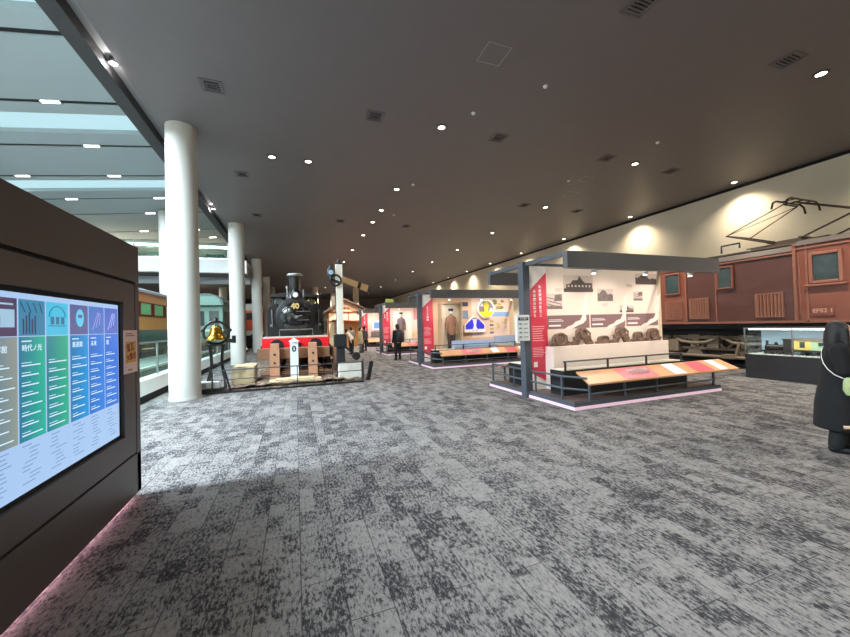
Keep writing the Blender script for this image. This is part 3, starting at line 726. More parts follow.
armseg(am, 0, .60, .085, .10); armseg(am, .72, 1, .104, .115)
am.build('arm', mat('arm_beige', srgb(216, 184, 136), .5, var=.06), sm)
a2 = MB(); armseg(a2, .60, .72, .101, .103); a2.build('arm_band', black, sm)
lp = MB().lathe([(.10, 3.12), (.11, 3.2), (.10, 3.36), (.06, 3.42), (.05, 3.48), (0, 3.5)], (sx-.25, sy-.1, 0), 'z', 20); lpx = lp.build('lamp', black, sm, smooth=40)
MB().lathe([(.0, -.14), (.07, -.13), (.075, -.08)], (sx-.25, sy-.1, 3.25), 'y', 20).build('lamp_lens', mat('lamp_lens_blue', srgb(150, 176, 196), .1), lpx, smooth=50)
MB().tube([(sx-.12+.16*math.cos(t*PI/10), sy-.16, 3.02+.16*math.sin(t*PI/10)) for t in range(20)], .03, 8, closed=True).bar((sx-.25, sy-.13, 3.05), (sx, sy-.13, 2.95), .03, .08).build('spectacle', black, sm, smooth=50)
MB().bar((sx+.05, sy-.2, 1.05), (sx+.50, sy-.2, .66), .03, .07).build('counterweight_lever', black, sm)
MB().lathe([(.12, -.05), (.12, .05)], (sx+.44, sy-.2, .70), 'y', 24).build('counterweight', black, sm, smooth=40)
MB().tube([(sx-.11, sy-.02, 1.2), (sx-.11, sy-.02, 3.0)], .012).build('pull_rod', dark_steel, sm)
sr = MB()
P0 = Vector((.84, 12.05, .88)); P1 = Vector((1.06, 11.48, .62))
for q in range(8): sr.m(q % 2).tube([P0+(P1-P0)*q/8, P0+(P1-P0)*(q+1)/8], .035, 10)
sr.m(0).bar(P0+Vector((0,0,-.76)), P0, .03, .03).bar(P1+Vector((0,0,-.48)), P1, .03, .03)
tag(sr.build('striped_signal_rod', [matte_black, white_print], None, loc=(.9, 11.5, .1)), 'slanting black and white striped rod beside the semaphore base', 'rod')
wbm = MB().box(1.2, 1.32, 12.3, 20.5, .1, .9); tag(wbm.build('timber_side_board', wood_beam, None, loc=(1.12, 16, .1)), 'brown timber board wall along the right side of the steam engine', 'board')
# ------------------------------------------------------------------ exhibit booths
def poster(parent, name, x0, x1, z0, z1, y, m, d=.004):
    return MB().box(x0, x1, y-d, y, z0, z1).build(name, m, parent)

def booth(i, oy, x1, wall_m, title, wide=True, lit=True):
    pos = ['nearest exhibit booth, grey frame with crimson title panel and roof ornaments', 'second exhibit booth, with round yellow and blue emblems on its wall', 'third exhibit booth, where the person in black stands', 'farthest exhibit booth, with a small blue screen'][i]
    B = thing('exhibit_booth', pos, 'exhibit booth', (6.6, oy+6.5, 0), 'exhibit booths')
    xa = 4.6
    MB().box(xa, x1, oy+5.05, oy+7.95, .06, .13).build('platform', slate, B)
    MB().box(xa+.06, x1-.06, oy+5.11, oy+7.89, .13, .14).build('platform_floor', mat('dark_brown_vinyl', srgb(92, 76, 70), .5, var=.1), B)
    MB().box(xa-.01, x1+.01, oy+5.04, oy+7.96, .004, .06).build('light_strip', pink_led, B)
    MB().box(4.53, 4.70, oy+6.345, oy+6.52, 0, 2.87).build('post', slate, B, bevel=.008)
    xf = 8.74 if i == 0 else x1+.1
    MB().box(4.6, xf, oy+5.1, oy+5.22, 2.55, 2.86).build('fascia_beam', fascia_grey, B)
    MB().box(4.6, xf, oy+7.8, oy+7.92, 2.55, 2.86).build('fascia_beam', fascia_grey, B)
    MB().box(4.6, 4.68, oy+5.22, oy+7.8, 2.78, 2.86).build('fascia_beam', slate, B)
    MB().box(xf-.08, xf, oy+5.22, oy+7.8, 2.78, 2.86).build('fascia_beam', slate, B)
    MB().box(4.69, xf-.08, oy+6.42, oy+6.5, 2.80, 2.86).build('fascia_beam', slate, B)
    MB().box(xf-.16, xf-.04, oy+6.42, oy+6.54, .13, 2.8).build('post', mat('pale_wood_post', srgb(206, 190, 160), .6), B)
    W = MB().box(4.69, xf-.16, oy+6.42, oy+6.52, .14, 2.80).build('display_wall', wall_m, B)
    # crimson title panel with a white slanting band above and below
    yy = oy+6.415
    MB().box(4.70, 5.16, yy-.02, yy, .14, 2.78).build('title_backing', white_print, B)
    tp = MB().prism([(4.70, .50), (5.16, .28), (5.16, 2.66), (4.70, 2.24)], 'xz', yy-.026, yy-.02).build('title_panel', red_panel, B)
    for k, s in enumerate(title):
        text(s, .076 if len(title) > 1 else .088, (4.99-.15*k-(.0 if len(title) > 1 else .06), yy-.028, 2.38-(.10*k if len(title) > 1 else .05)), (1,0,0), (0,0,1), white_print, tp, vertical=True, lead=1.16, bold=.0015, depth=.001)
    sm_ = MB()
    rr = random.Random(i)
    for q in range(7): sm_.box(4.76, 4.76+rr.uniform(.22, .33), yy-.0275, yy-.026, 1.48-q*.05, 1.495-q*.05)
    for q in range(6): sm_.box(4.76, 4.76+rr.uniform(.22, .33), yy-.0275, yy-.026, 1.02-q*.035, 1.032-q*.035)
    sm_.build('small_print', mat('pale_rose_print', srgb(236, 180, 186), .6), tp)
    MB().box(4.77, 4.87, yy-.028, yy-.026, .62, .73).build('white_square', white_print, tp)
    # steel railing of the left side
    rl = MB()
    for z in (.56, .34): rl.tube([(4.66, oy+7.9, z), (4.66, oy+5.42, z), (4.96, oy+5.1, z-.02)], .02, 8)
    for y_ in (7.9, 6.97, 6.2, 5.42): rl.box(4.645, 4.675, oy+y_-.015, oy+y_+.015, .13, .57)
    rl.build('railing', slate, B)
    # dark display counters with a glass guard, front and back
    for (ya, yb, nm) in ((5.58, 5.96, 'front'), (6.85, 7.45, 'rear')):
        c = MB().box(4.84, xf-.5, oy+ya, oy+yb, .14, .62).build('counter', matte_black, B); MB().box(4.86, xf-.52, oy+ya+.03, oy+yb-.02, .62, .635).build('counter_top', mat('counter_reflection_cream', srgb(222, 210, 190), .5), c)  # cream slab put in for the light and glass reflections over the counter
        g_ = MB()
        for k in range(4):
            xx = 4.9+k*(xf-5.5)/3.; g_.box(xx-.02, xx+.02, oy+ya, oy+ya+.02, .62, .80)
        g_.tube([(4.86, oy+ya+.01, .80), (xf-.55, oy+ya+.01, .80)], .016, 6); g_.build('guard_rail', dark_steel, c)
        MB().box(4.87, xf-.56, oy+ya+.005, oy+ya+.012, .62, .79).build('glass_guard', glass_clear, c)
    # sloping reading rail on slim posts
    xr = 9.0 if i == 0 else x1-.1
    for side in (0, 1):
        f = (lambda y: oy+y) if side == 0 else (lambda y: oy+13.0-y)
        D = MB(); q = [(4.88, f(4.98)), (xr+.05, f(4.98)), (xr+.12, f(5.42)), (5.0, f(5.42))]
        zz = [.46, .46, .62, .62]
        D.hexa([(a, b, z-.03) for (a, b), z in zip(q, zz)]+[(a, b, z) for (a, b), z in zip(q, zz)])
        dk = D.build('reading_rail', wood_desk, B)
        sup = MB()
        for k in range(5):
            xx = 5.0+k*(min(xr, x1)-5.15)/4.; sup.box(xx-.018, xx+.018, f(5.1)-.018, f(5.1)+.018, .13, .46)
        sup.tube([(5.0, f(5.1), .25), (min(xr, x1)-.1, f(5.1), .25)], .018, 6)
        sup.build('support', slate, dk)
        w_ = xr-5.0
        def slab(xa_, xb_, t0, t1, m, nm, sk=0):
            z_ = lambda t: .46+.16*t+.003; y_ = lambda t: f(4.98+.44*t)
            MB().hexa([(xa_, y_(t0), z_(t0)), (xb_, y_(t0), z_(t0)), (xb_+.1, y_(t1), z_(t1)), (xa_+.1, y_(t1), z_(t1)), (xa_, y_(t0), z_(t0)+.004), (xb_, y_(t0), z_(t0)+.004), (xb_+.1, y_(t1), z_(t1)+.004), (xa_+.1, y_(t1), z_(t1)+.004)]).build(nm, m, dk)
        slab(5.0+w_*.20, 5.0+w_*.42, .05, .95, mat('rose_print', srgb(216, 116, 124), .5), 'info_plate')
        slab(5.0+w_*.26, 5.0+w_*.40, .32, .8, white_print, 'info_plate')
        slab(5.0+w_*.53, 5.0+w_*.61, .05, .95, white_print, 'info_plate')
        slab(5.0+w_*.70, 5.0+w_*.82, .05, .95, mat('red_print', srgb(212, 84, 96), .5), 'info_plate')
        slab(5.0+w_*.87, 5.0+w_*.93, .05, .95, white_print, 'info_plate')
    # lamps under the fascia
    for k in range(3):
        xx = 5.4+k*1.35
        lm = MB().lathe([(.05, 2.55), (.05, 2.50), (.035, 2.49)], (xx, oy+5.3, 0), 'z', 12).box(xx-.03, xx+.03, oy+5.2, oy+5.34, 2.55, 2.60); lx = lm.build('spotlight', white_paint, B)
        MB().lathe([(0, 2.488), (.034, 2.488), (.034, 2.484)], (xx, oy+5.3, 0), 'z', 12).build('lens', lens_on, lx)
        if lit: lamp('booth_lamp', 'SPOT', (xx, oy+5.32, 2.47), 66, (1, .87, .80), .05, (xx+.1, oy+6.4, 1.5), 110, .9)
        if lit and k == 1: lamp('booth_lamp', 'SPOT', (xx, oy+7.6, 2.47), 34, (1, .87, .80), .05, (xx, oy+6.5, 1.3), 120, .9)
    return B, W

B1, W1 = booth(0, 0, 8.54, cream_print, ['私設鉄道の誕生と', '鉄道網の広がり'])
yw = 6.42
# printed photographs, maps and band on the nearest booth's wall
def photo(x0, x1, z0, z1, m=photo_grey, sky=True, kind=0):
    mb = MB(); mb.m(0).box(x0, x1, yw-.004, yw, z0, z1)
    h = z1-z0; w = x1-x0; r = random.Random(int(x0*100+z0*10))
    mb.m(1).box(x0, x1, yw-.0045, yw, z0, z0+h*.22)
    if kind == 0:      # a station building with a tower
        mb.prism([(x0+w*.08, z0+h*.2), (x1-w*.03, z0+h*.2), (x1-w*.03, z0+h*.55), (x0+w*.72, z0+h*.55), (x0+w*.62, z0+h*.74), (x0+w*.53, z0+h*.98), (x0+w*.47, z0+h*.72), (x0+w*.3, z0+h*.7), (x0+w*.22, z0+h*.5), (x0+w*.08, z0+h*.46)], 'xz', yw-.005, yw)
        mb.m(0); [mb.box(x0+w*(.13+.12*j), x0+w*(.19+.12*j), yw-.0056, yw, z0+h*.3, z0+h*.42) for j in range(7)]
    elif kind == 1:    # low roofs with trees
        mb.prism([(x0, z0+h*.2), (x1, z0+h*.2), (x1, z0+h*.5), (x0+w*.8, z0+h*.62), (x0+w*.66, z0+h*.5), (x0+w*.5, z0+h*.86), (x0+w*.3, z0+h*.92), (x0+w*.1, z0+h*.6), (x0, z0+h*.66)], 'xz', yw-.005, yw)
    else:
        mb.m(1); [mb.bar((x0+w*.05, yw-.004, z0+h*(.75-.2*j)), (x1-w*.05, yw-.004, z0+h*(.55-.24*j)), .002, h*.06) for j in range(3)]
        mb.prism([(x0+w*.5, z0+h*.5), (x1, z0+h*.55), (x1, z0+h), (x0+w*.55, z0+h*.92)], 'xz', yw-.0046, yw)
    mb.build('photo_print', [mat('photo_paper_pale', srgb(206, 188, 178), .6, var=.1, scale=8), m], W1)
photo(5.66, 6.50, 2.24, 2.62, photo_dark, kind=0)
photo(5.17, 5.60, 1.86, 2.20, photo_grey, kind=2)
photo(6.63, 7.10, 2.03, 2.32, photo_grey, kind=1)
photo(7.85, 8.56, 2.44, 2.70, photo_dark, kind=1)
photo(7.76, 8.06, 2.04, 2.26, photo_grey, kind=2)
photo(7.30, 7.75, 1.76, 1.92, photo_dark, kind=0)
for j, (xa_, xb_) in enumerate([(5.18, 6.36), (6.40, 7.46), (7.50, 8.56)]):
    MB().box(xa_, xb_, yw-.004, yw, 1.42, 1.72).build('map_band', mauve, W1)
    lb_ = MB().box(xa_+.04, xa_+.44, yw-.006, yw, 1.585, 1.6).box(xa_+.04, xa_+.40, yw-.006, yw, 1.62, 1.63).box(xa_+.04, xa_+.36, yw-.006, yw, 1.475, 1.51); lb_.build('small_print', white_print, W1)
    # outline of a long curving island chain
    c0 = xa_+.45; S = [(0, 1.40), (.10, 1.47), (.22, 1.50), (.30, 1.57), (.42, 1.60), (.48, 1.70), (.47, 1.84), (.55, 1.98), (.54, 2.12), (.66, 2.22), (.62, 2.02), (.62, 1.86), (.58, 1.74), (.58, 1.60), (.50, 1.53), (.36, 1.48), (.24, 1.43), (.12, 1.38)]
    MB().prism([(c0+a*1.1, z) for a, z in S], 'xz', yw-.006, yw).build('island_map', mat('map_white', srgb(240, 226, 214), .6, var=.02), W1)
yrs = mat('year_print', srgb(206, 170, 160), .6)
text('1897', .11, (5.50, yw-.004, 2.28), (1,0,0), (0,0,1), yrs, W1, depth=.001)
text('1907', .10, (6.83, yw-.004, 1.94), (1,0,0), (0,0,1), yrs, W1, depth=.001)
text('1906', .11, (7.62, yw-.004, 2.40), (1,0,0), (0,0,1), yrs, W1, depth=.001)
MB().box(5.08, 8.50, 6.13, 6.42, .14, 1.05).build('display_plinth', mat('plinth_cream', srgb(226, 210, 196), .6, var=.03), B1)
# dark clay roof ornaments on the plinth
def ornament(x0, x1, h, kind, lb):
    t = thing('roof_ornament', lb, 'roof ornament', ((x0+x1)/2, 6.29, 1.05), 'clay roof ornaments on the plinth')
    c = (x0+x1)/2; w = (x1-x0)*.93; z = 1.05
    m = MB()
    if kind == 'arch':     # ridge end with two legs and a tall crown
        m.prism([(c-w*.5, z), (c-w*.20, z), (c-w*.10, z+h*.25), (c, z+h*.36), (c+w*.10, z+h*.25), (c+w*.20, z), (c+w*.5, z), (c+w*.48, z+h*.18), (c+w*.36, z+h*.28), (c+w*.40, z+h*.46), (c+w*.26, z+h*.54), (c+w*.24, z+h*.86), (c+w*.12, z+h), (c-w*.12, z+h), (c-w*.24, z+h*.86), (c-w*.26, z+h*.54), (c-w*.40, z+h*.46), (c-w*.36, z+h*.28), (c-w*.48, z+h*.18)], 'xz', 6.25, 6.335)
        m.build('body', clay, t, bevel=.012)
        MB().lathe([(w*.17, 6.25), (w*.17, 6.21), (w*.12, 6.21), (w*.11, 6.235), (0, 6.235)], (c, 0, z+h*.68), 'y', 24).build('crest_disc', clay, t, smooth=40)
        for s in (-1, 1): k = MB(); k.tube([(c+s*w*(.26+.10*math.cos(a*.8)*(1-a/10.)), 6.245, z+h*.24+.10*w*math.sin(a*.8)*(1-a/10.)) for a in range(9)], .018, 6).tube([(c+s*w*.18, 6.245, z+h*.82), (c+s*w*.32, 6.245, z+h*.66), (c+s*w*.30, 6.245, z+h*.5)], .02, 6); k.build('scroll', clay, t, smooth=50)
    else:
        m.prism([(c-w*.5, z), (c+w*.5, z), (c+w*.5, z+h*.2), (c+w*.40, z+h*.34), (c+w*.32, z+h*.36), (c+w*.31, z+h*.7), (c+w*.2, z+h*.92), (c, z+h), (c-w*.2, z+h*.92), (c-w*.31, z+h*.7), (c-w*.32, z+h*.36), (c-w*.40, z+h*.34), (c-w*.5, z+h*.2)], 'xz', 6.25, 6.335)
        m.build('body', clay, t, bevel=.012)
        if kind == 'disc': MB().lathe([(w*.26, 6.25), (w*.26, 6.21), (w*.20, 6.21), (w*.19, 6.235), (w*.08, 6.235), (w*.07, 6.22), (0, 6.22)], (c, 0, z+h*.55), 'y', 28).build('crest_disc', clay, t, smooth=40)
        for s in (-1, 1): k = MB(); k.tube([(c+s*w*(.40+.08*math.cos(a*.8)*(1-a/10.)), 6.245, z+h*.2+.08*w*math.sin(a*.8)*(1-a/10.)) for a in range(9)], .016, 6); k.build('scroll', clay, t, smooth=50)
        k = MB(); k.tube([(c-w*.34, 6.245, z+h*.33), (c-w*.30, 6.24, z+h*.75), (c-w*.16, 6.24, z+h*.93), (c+w*.16, 6.24, z+h*.93), (c+w*.30, 6.24, z+h*.75), (c+w*.34, 6.245, z+h*.33)], .02, 6)
        k.build('arched_band', clay, t, smooth=50)
ornament(5.09, 5.66, .28, 'disc', 'round-crested clay roof ornament at the left end of the plinth')
ornament(5.68, 6.33, .38, 'arch', 'tall arched clay roof ornament with two legs, second from the crimson panel')
ornament(6.38, 6.82, .18, 'low', 'smallest low clay roof ornament between the two arched ones')
ornament(6.86, 7.46, .38, 'arch', 'tall arched clay roof ornament in the right half of the row')
ornament(7.49, 7.88, .24, 'disc', 'narrow round-crested clay roof ornament, second from the right end')
ornament(7.91, 8.44, .31, 'disc', 'wide round-crested clay roof ornament at the right end of the plinth')
# small white sign on the corner post
sg = thing('control_sign', 'small white sign with black header fixed on the booth corner post', 'sign', (4.47, 6.3, 1.2))
MB().box(4.31, 4.62, 6.28, 6.34, 1.2, 1.74).build('board', mat('sign_white', srgb(214, 220, 220), .5), sg, bevel=.01)
MB().box(4.34, 4.59, 6.276, 6.28, 1.63, 1.69).build('header', black, sg)
x_ = MB()
for q in range(4): x_.box(4.36, 4.42, 6.276, 6.28, 1.54-q*.09, 1.57-q*.09).box(4.47, 4.57, 6.276, 6.28, 1.545-q*.09, 1.56-q*.09)
x_.build('small_print', mat('sign_grey_print', srgb(120, 128, 128), .5), sg)
text('展示案内', .045, (4.465, 6.275, 1.66), (1,0,0), (0,0,1), white_print, sg, depth=.0005)

# ------------------------------------------------------------------ second booth
B2, W2 = booth(1, 6.85, 8.9, mat('tan_print', srgb(214, 178, 146), .6, var=.06, scale=1), ['ようこそ列車'])
y2 = 13.27
poster(W2, 'wall_print', 6.9, 8.7, 1.0, 2.75, y2, mat('peach_print', srgb(232, 204, 186), .6, var=.05))
poster(W2, 'wall_print', 7.75, 8.7, 1.86, 2.05, y2-.005, mat('sky_blue_print', srgb(130, 168, 206), .6))
def blot(x0, x1, z0, z1, m, seed, nm='picture'):
    r = random.Random(seed); mb = MB(); c = ((x0+x1)/2, (z0+z1)/2)
    for q in range(9):
        a, b_ = r.uniform(x0, x1), r.uniform(z0, z1); w = r.uniform(.05, .13)*(x1-x0)*1.6
        mb.prism([(a+w*math.cos(t*PI/4)*r.uniform(.6, 1.2), b_+w*.6*math.sin(t*PI/4)*r.uniform(.6, 1.2)) for t in range(8)], 'xz', y2-.008-.0004*q, y2)
    mb.build(nm, m, W2)
blot(7.9, 8.55, 2.15, 2.6, mat('olive_print', srgb(120, 132, 84), .6, var=.3), 1); blot(8.05, 8.5, 2.25, 2.5, mat('ochre_print', srgb(196, 166, 96), .6), 2)
blot(8.05, 8.6, 1.35, 1.72, mat('sand_print', srgb(206, 190, 130), .6, var=.2), 4)
for q in range(4): poster(W2, 'caption', 7.74, 7.92, 1.62-q*.16, 1.70-q*.16, y2-.006, [MATS['ochre_print'], mat('teal_print', srgb(92, 116, 104), .6)][q % 2])
poster(W2, 'dark_plate', 6.30, 6.74, 2.30, 2.48, y2-.006, mat('navy_plate', srgb(48, 52, 66), .5)); poster(W2, 'blue_plate', 6.36, 6.74, 1.78, 2.14, y2-.006, mat('slate_blue_print', srgb(110, 128, 150), .5, var=.25, scale=14))
cs = thing('uniform_case', 'shallow pale showcase framing the brown uniform in the second booth', 'showcase', (5.85, 13.1, .6))
MB().box(5.42, 6.26, 13.18, 13.265, .55, 2.40).build('back_panel', mat('case_cream', srgb(240, 226, 206), .6), cs)
f_ = MB().box(5.38, 5.42, 12.9, 13.26, .55, 2.44).box(6.26, 6.30, 12.9, 13.26, .55, 2.44).box(5.42, 6.26, 12.9, 13.26, 2.40, 2.44).box(5.42, 6.26, 12.9, 13.26, .55, .59); f_.build('frame', mat('case_frame', srgb(188, 160, 130), .5), cs)
MB().box(5.42, 6.26, 12.905, 12.915, .59, 2.40).build('glass', glass_clear, cs)
def uniform(cx, cy, z0, coat_c, legs_c, lb, s=1.0):
    t = thing('uniform_dummy', lb, 'uniform', (cx, cy, z0))
    ring = lambda w, d, z: [(cx+w*math.cos(2*PI*k/16), cy+d*math.sin(2*PI*k/16), z0+z*s) for k in range(16)]
    MB().loft([ring(.15, .10, .55), ring(.16, .11, .7), ring(.15, .10, .88), ring(.165, .11, 1.05), ring(.18, .11, 1.2), ring(.15, .09, 1.3), ring(.06, .06, 1.34), ring(.05, .05, 1.4)]).build('jacket', coat_c, t, smooth=60)
    for q in (-1, 1):
        MB().tube([(cx+q*.16, cy, z0+1.26*s), (cx+q*.205, cy-.01, z0+1.05*s), (cx+q*.21, cy-.03, z0+.85*s), (cx+q*.20, cy-.05, z0+.66*s)], [.05, .055, .05, .042], 10).build('sleeve', coat_c, t, smooth=60)
        MB().tube([(cx+q*.08, cy, z0+.6*s), (cx+q*.085, cy, z0+.3*s), (cx+q*.085, cy, z0)], [.085, .075, .07], 10).build('trouser_leg', legs_c, t, smooth=60)
    MB().lathe([(.075, 1.52*s), (.11, 1.56*s), (.10, 1.6*s), (0, 1.61*s)], (cx, cy, z0), 'z', 20).prism([(cx-.07, cy-.07), (cx+.07, cy-.07), (cx+.04, cy-.13), (cx-.04, cy-.13)], 'xy', z0+1.515*s, z0+1.527*s).build('cap', black, t, smooth=40)
    MB().lathe([(.045, 1.38*s), (.065, 1.45*s), (.07, 1.52*s), (0, 1.53*s)], (cx, cy, z0), 'z', 16).build('cap_stand', white_paint, t, smooth=40)
    b_ = MB()
    for q in range(5): b_.ell((cx, cy-.112, z0+(.75+.1*q)*s), .012, .006, .012, 8, 6)
    b_.build('buttons', brass, t)
uniform(5.86, 13.06, .60, mat('brown_cloth', srgb(150, 106, 84), .9, var=.1), mat('dark_trouser_cloth', srgb(62, 46, 42), .9), 'brown conductor uniform with cap displayed in the second booth')
rs = thing('round_emblem', 'round yellow and grey train headmark with white rim on the tan wall', 'emblem', (7.51, 13.2, 2.18))
cxx, czz = 7.51, 2.18
MB().lathe([(.0, 13.12), (.37, 13.12), (.40, 13.14), (.40, 13.25), (0, 13.25)], (cxx, 0, czz), 'y', 40).build('rim', white_print, rs, smooth=40)
MB().lathe([(.0, 13.115), (.34, 13.115), (.34, 13.125)], (cxx, 0, czz), 'y', 40).build('face', mat('emblem_grey', srgb(140, 130, 132), .4), rs)
yl = mat('emblem_yellow', srgb(240, 222, 40), .4)
ym = MB().prism([(cxx+.34*math.cos(a), czz+.34*math.sin(a)) for a in [PI+.35+(PI-.7)*t/16 for t in range(17)]], 'xz', 13.108, 13.116)
ym.prism([(cxx-.11, czz-.2), (cxx+.11, czz-.2), (cxx+.08, czz-.02), (cxx+.13, czz+.1), (cxx+.1, czz+.26), (cxx, czz+.34), (cxx-.1, czz+.26), (cxx-.13, czz+.1), (cxx-.08, czz-.02)], 'xz', 13.106, 13.116); ym.build('yellow_figure', yl, rs)
MB().prism([(cxx+.12, czz-.12), (cxx+.3, czz-.1), (cxx+.28, czz+.05), (cxx+.18, czz+.02)], 'xz', 13.107, 13.116).prism([(cxx-.3, czz+.1), (cxx-.14, czz+.12), (cxx-.18, czz+.28)], 'xz', 13.107, 13.116).build('white_shape', white_print, rs)
be = thing('blue_emblem', 'house-shaped blue train headmark with white border below the round one', 'emblem', (7.0, 13.2, 1.2))
bx_ = 6.97
out = [(bx_-.49, 1.22), (bx_+.49, 1.22), (bx_+.49, 1.52), (bx_+.14, 1.86), (bx_-.14, 1.86), (bx_-.49, 1.52)]
MB().prism(out, 'xz', 13.14, 13.25).build('border', white_print, be, bevel=.015)
bl2 = mat('emblem_blue', srgb(58, 60, 220), .4)
MB().prism([(bx_-.43, 1.36), (bx_-.11, 1.36), (bx_-.05, 1.5), (bx_-.10, 1.76), (bx_-.16, 1.77), (bx_-.43, 1.52)], 'xz', 13.13, 13.142).prism([(bx_+.11, 1.36), (bx_+.43, 1.36), (bx_+.43, 1.52), (bx_+.16, 1.77), (bx_+.10, 1.76), (bx_+.05, 1.5)], 'xz', 13.13, 13.142).build('blue_field', bl2, be)
MB().prism([(bx_-.12, 1.78), (bx_+.12, 1.78), (bx_+.08, 1.83), (bx_-.08, 1.83)], 'xz', 13.13, 13.142).build('crest', mauve, be)
text('さくら', .10, (bx_, 13.136, 1.29), (1,0,0), (0,0,1), bl2, be, depth=.001)
bb2 = thing('blue_bench_display', 'long pale blue display box behind the reading rail of the second booth', 'display box', (6.65, 12.75, .14))
MB().box(5.72, 7.56, 12.70, 12.76, .637, .93).build('back', blue_pale, bb2); MB().box(5.72, 7.56, 12.47, 12.70, .637, .66).box(5.72, 7.56, 12.47, 12.50, .66, .74).build('tray', mat('lavender_print', srgb(190, 190, 214), .5), bb2)
bb3 = thing('blue_shelf_display', 'pale blue shelf with small exhibits at the right of the second booth', 'display box', (8.1, 12.75, .14))
MB().box(7.62, 8.6, 12.70, 12.76, .637, 1.06).build('back', blue_pale, bb3); MB().box(7.62, 8.3, 12.47, 12.70, .637, .68).build('tray', wood_desk, bb3)

# ------------------------------------------------------------------ third and fourth booths
B3, W3 = booth(2, 13.7, 8.9, mat('rose_beige_print', srgb(226, 196, 184), .6, var=.08, scale=1), ['国有化と地域', 'の鉄道'])
y3 = 20.11
MB().box(5.35, 6.45, y3-.01, y3, .6, 2.42).build('wall_print', mat('case_white', srgb(240, 230, 214), .6), W3)
MB().prism([(6.6, 1.9), (8.4, 2.2), (8.4, 2.7), (6.6, 2.6)], 'xz', y3-.006, y3).build('wall_print', mat('dusty_rose_print', srgb(190, 132, 130), .6, var=.3, scale=8), W3)
MB().prism([(6.5, .9), (8.4, .8), (8.4, 1.4), (6.5, 1.2)], 'xz', y3-.006, y3).build('wall_print', mat('straw_print', srgb(218, 190, 140), .6, var=.3, scale=8), W3)
uniform(5.78, 19.95, .55, mat('grey_mauve_cloth', srgb(112, 96, 100), .9, var=.1), mat('charcoal_cloth', srgb(60, 54, 56), .9), 'grey uniform with cap displayed in the third booth', 1.12)
ws = thing('round_white_plate', 'round white plate with brown marks on the third booth wall', 'emblem', (7.25, 20.05, 1.5))
MB().lathe([(.0, 19.98), (.42, 19.98), (.44, 20.0), (.44, 20.1), (0, 20.1)], (7.25, 0, 1.5), 'y', 36).build('plate', white_print, ws, smooth=40)
k = MB()
for q in range(9):
    a = q*2.4; rr_ = .06+.032*q; k.prism([(7.25+rr_*math.cos(a)+.05*math.cos(t*PI/3), 1.5+rr_*math.sin(a)+.035*math.sin(t*PI/3)) for t in range(6)], 'xz', 19.972, 19.982)
k.build('brown_marks', mauve, ws)
B4, W4 = booth(3, 20.55, 8.9, mat('pale_rose_wall', srgb(220, 190, 180), .6, var=.08, scale=1), ['戦時下の鉄道'])
y4 = 26.95
ts = thing('blue_screen', 'small lit blue screen on the farthest booth wall', 'screen', (6.1, 26.9, 1.6))
MB().box(5.5, 6.7, 26.86, 26.94, 1.28, 2.0).build('housing', white_print, ts); MB().box(5.62, 6.5, 26.85, 26.862, 1.4, 1.88).build('display', screen_mat('blue_screen', srgb(90, 150, 230), srgb(170, 200, 240), -.4, .4, 1.0), ts)
MB().box(5.4, 7.6, y4-.006, y4, .75, 1.15).build('wall_print', photo_grey, W4)
fp = MB()
sp = thing('hanging_sign', 'small yellow green hanging sign above the third booth panel', 'sign', (5.0, 19.4, 2.85))
MB().box(4.75, 5.2, 19.35, 19.42, 2.86, 3.08).build('board', mat('lime_print', srgb(196, 206, 110), .5), sp)
MB().box(5.2, 5.24, 19.37, 19.40, 2.86, 3.0).build('bracket', dark_steel, sp)
# ------------------------------------------------------------------ brown electric engine
XE = 12.3
ee = thing('electric_locomotive', 'maroon brown electric engine with pantographs standing along the cream wall', 'locomotive', (13.7, 6, 0))
MB().prism([(XE, 1.40), (15.1, 1.40), (15.1, 3.25), (14.9, 3.36), (XE+.2, 3.36), (XE, 3.25)], 'xz', 5.44, 8.2).build('body', ef_dark, ee)
MB().prism([(XE-.03, 1.38), (15.13, 1.38), (15.13, 3.36), (14.9, 3.5), (XE+.2, 3.5), (XE-.03, 3.36)], 'xz', 2.1, 5.42).build('cab', ef_brown, ee)
MB().prism([(XE-.02, 1.40), (15.12, 1.40), (15.12, 3.25), (14.9, 3.36), (XE+.2, 3.36), (XE-.02, 3.25)], 'xz', 8.2, 12.4).build('cab', ef_brown, ee)  # far cab's redder brown stands for lamplight on the body paint
MB().prism([(XE-.06, 3.25), (XE+.2, 3.40), (13.0, 3.5), (14.4, 3.5), (15.2, 3.4), (15.2, 3.25), (14.9, 3.30), (XE+.2, 3.30)], 'xz', 5.44, 12.5).build('roof', mat('ef_roof', srgb(88, 80, 76), .6), ee)
MB().prism([(XE-.08, 3.36), (XE+.2, 3.52), (13.0, 3.6), (14.4, 3.6), (15.1, 3.52), (15.2, 3.36), (14.9, 3.45), (XE+.2, 3.45)], 'xz', 2.0, 5.42).build('roof', mat('ef_roof', srgb(88, 80, 76), .6), ee)
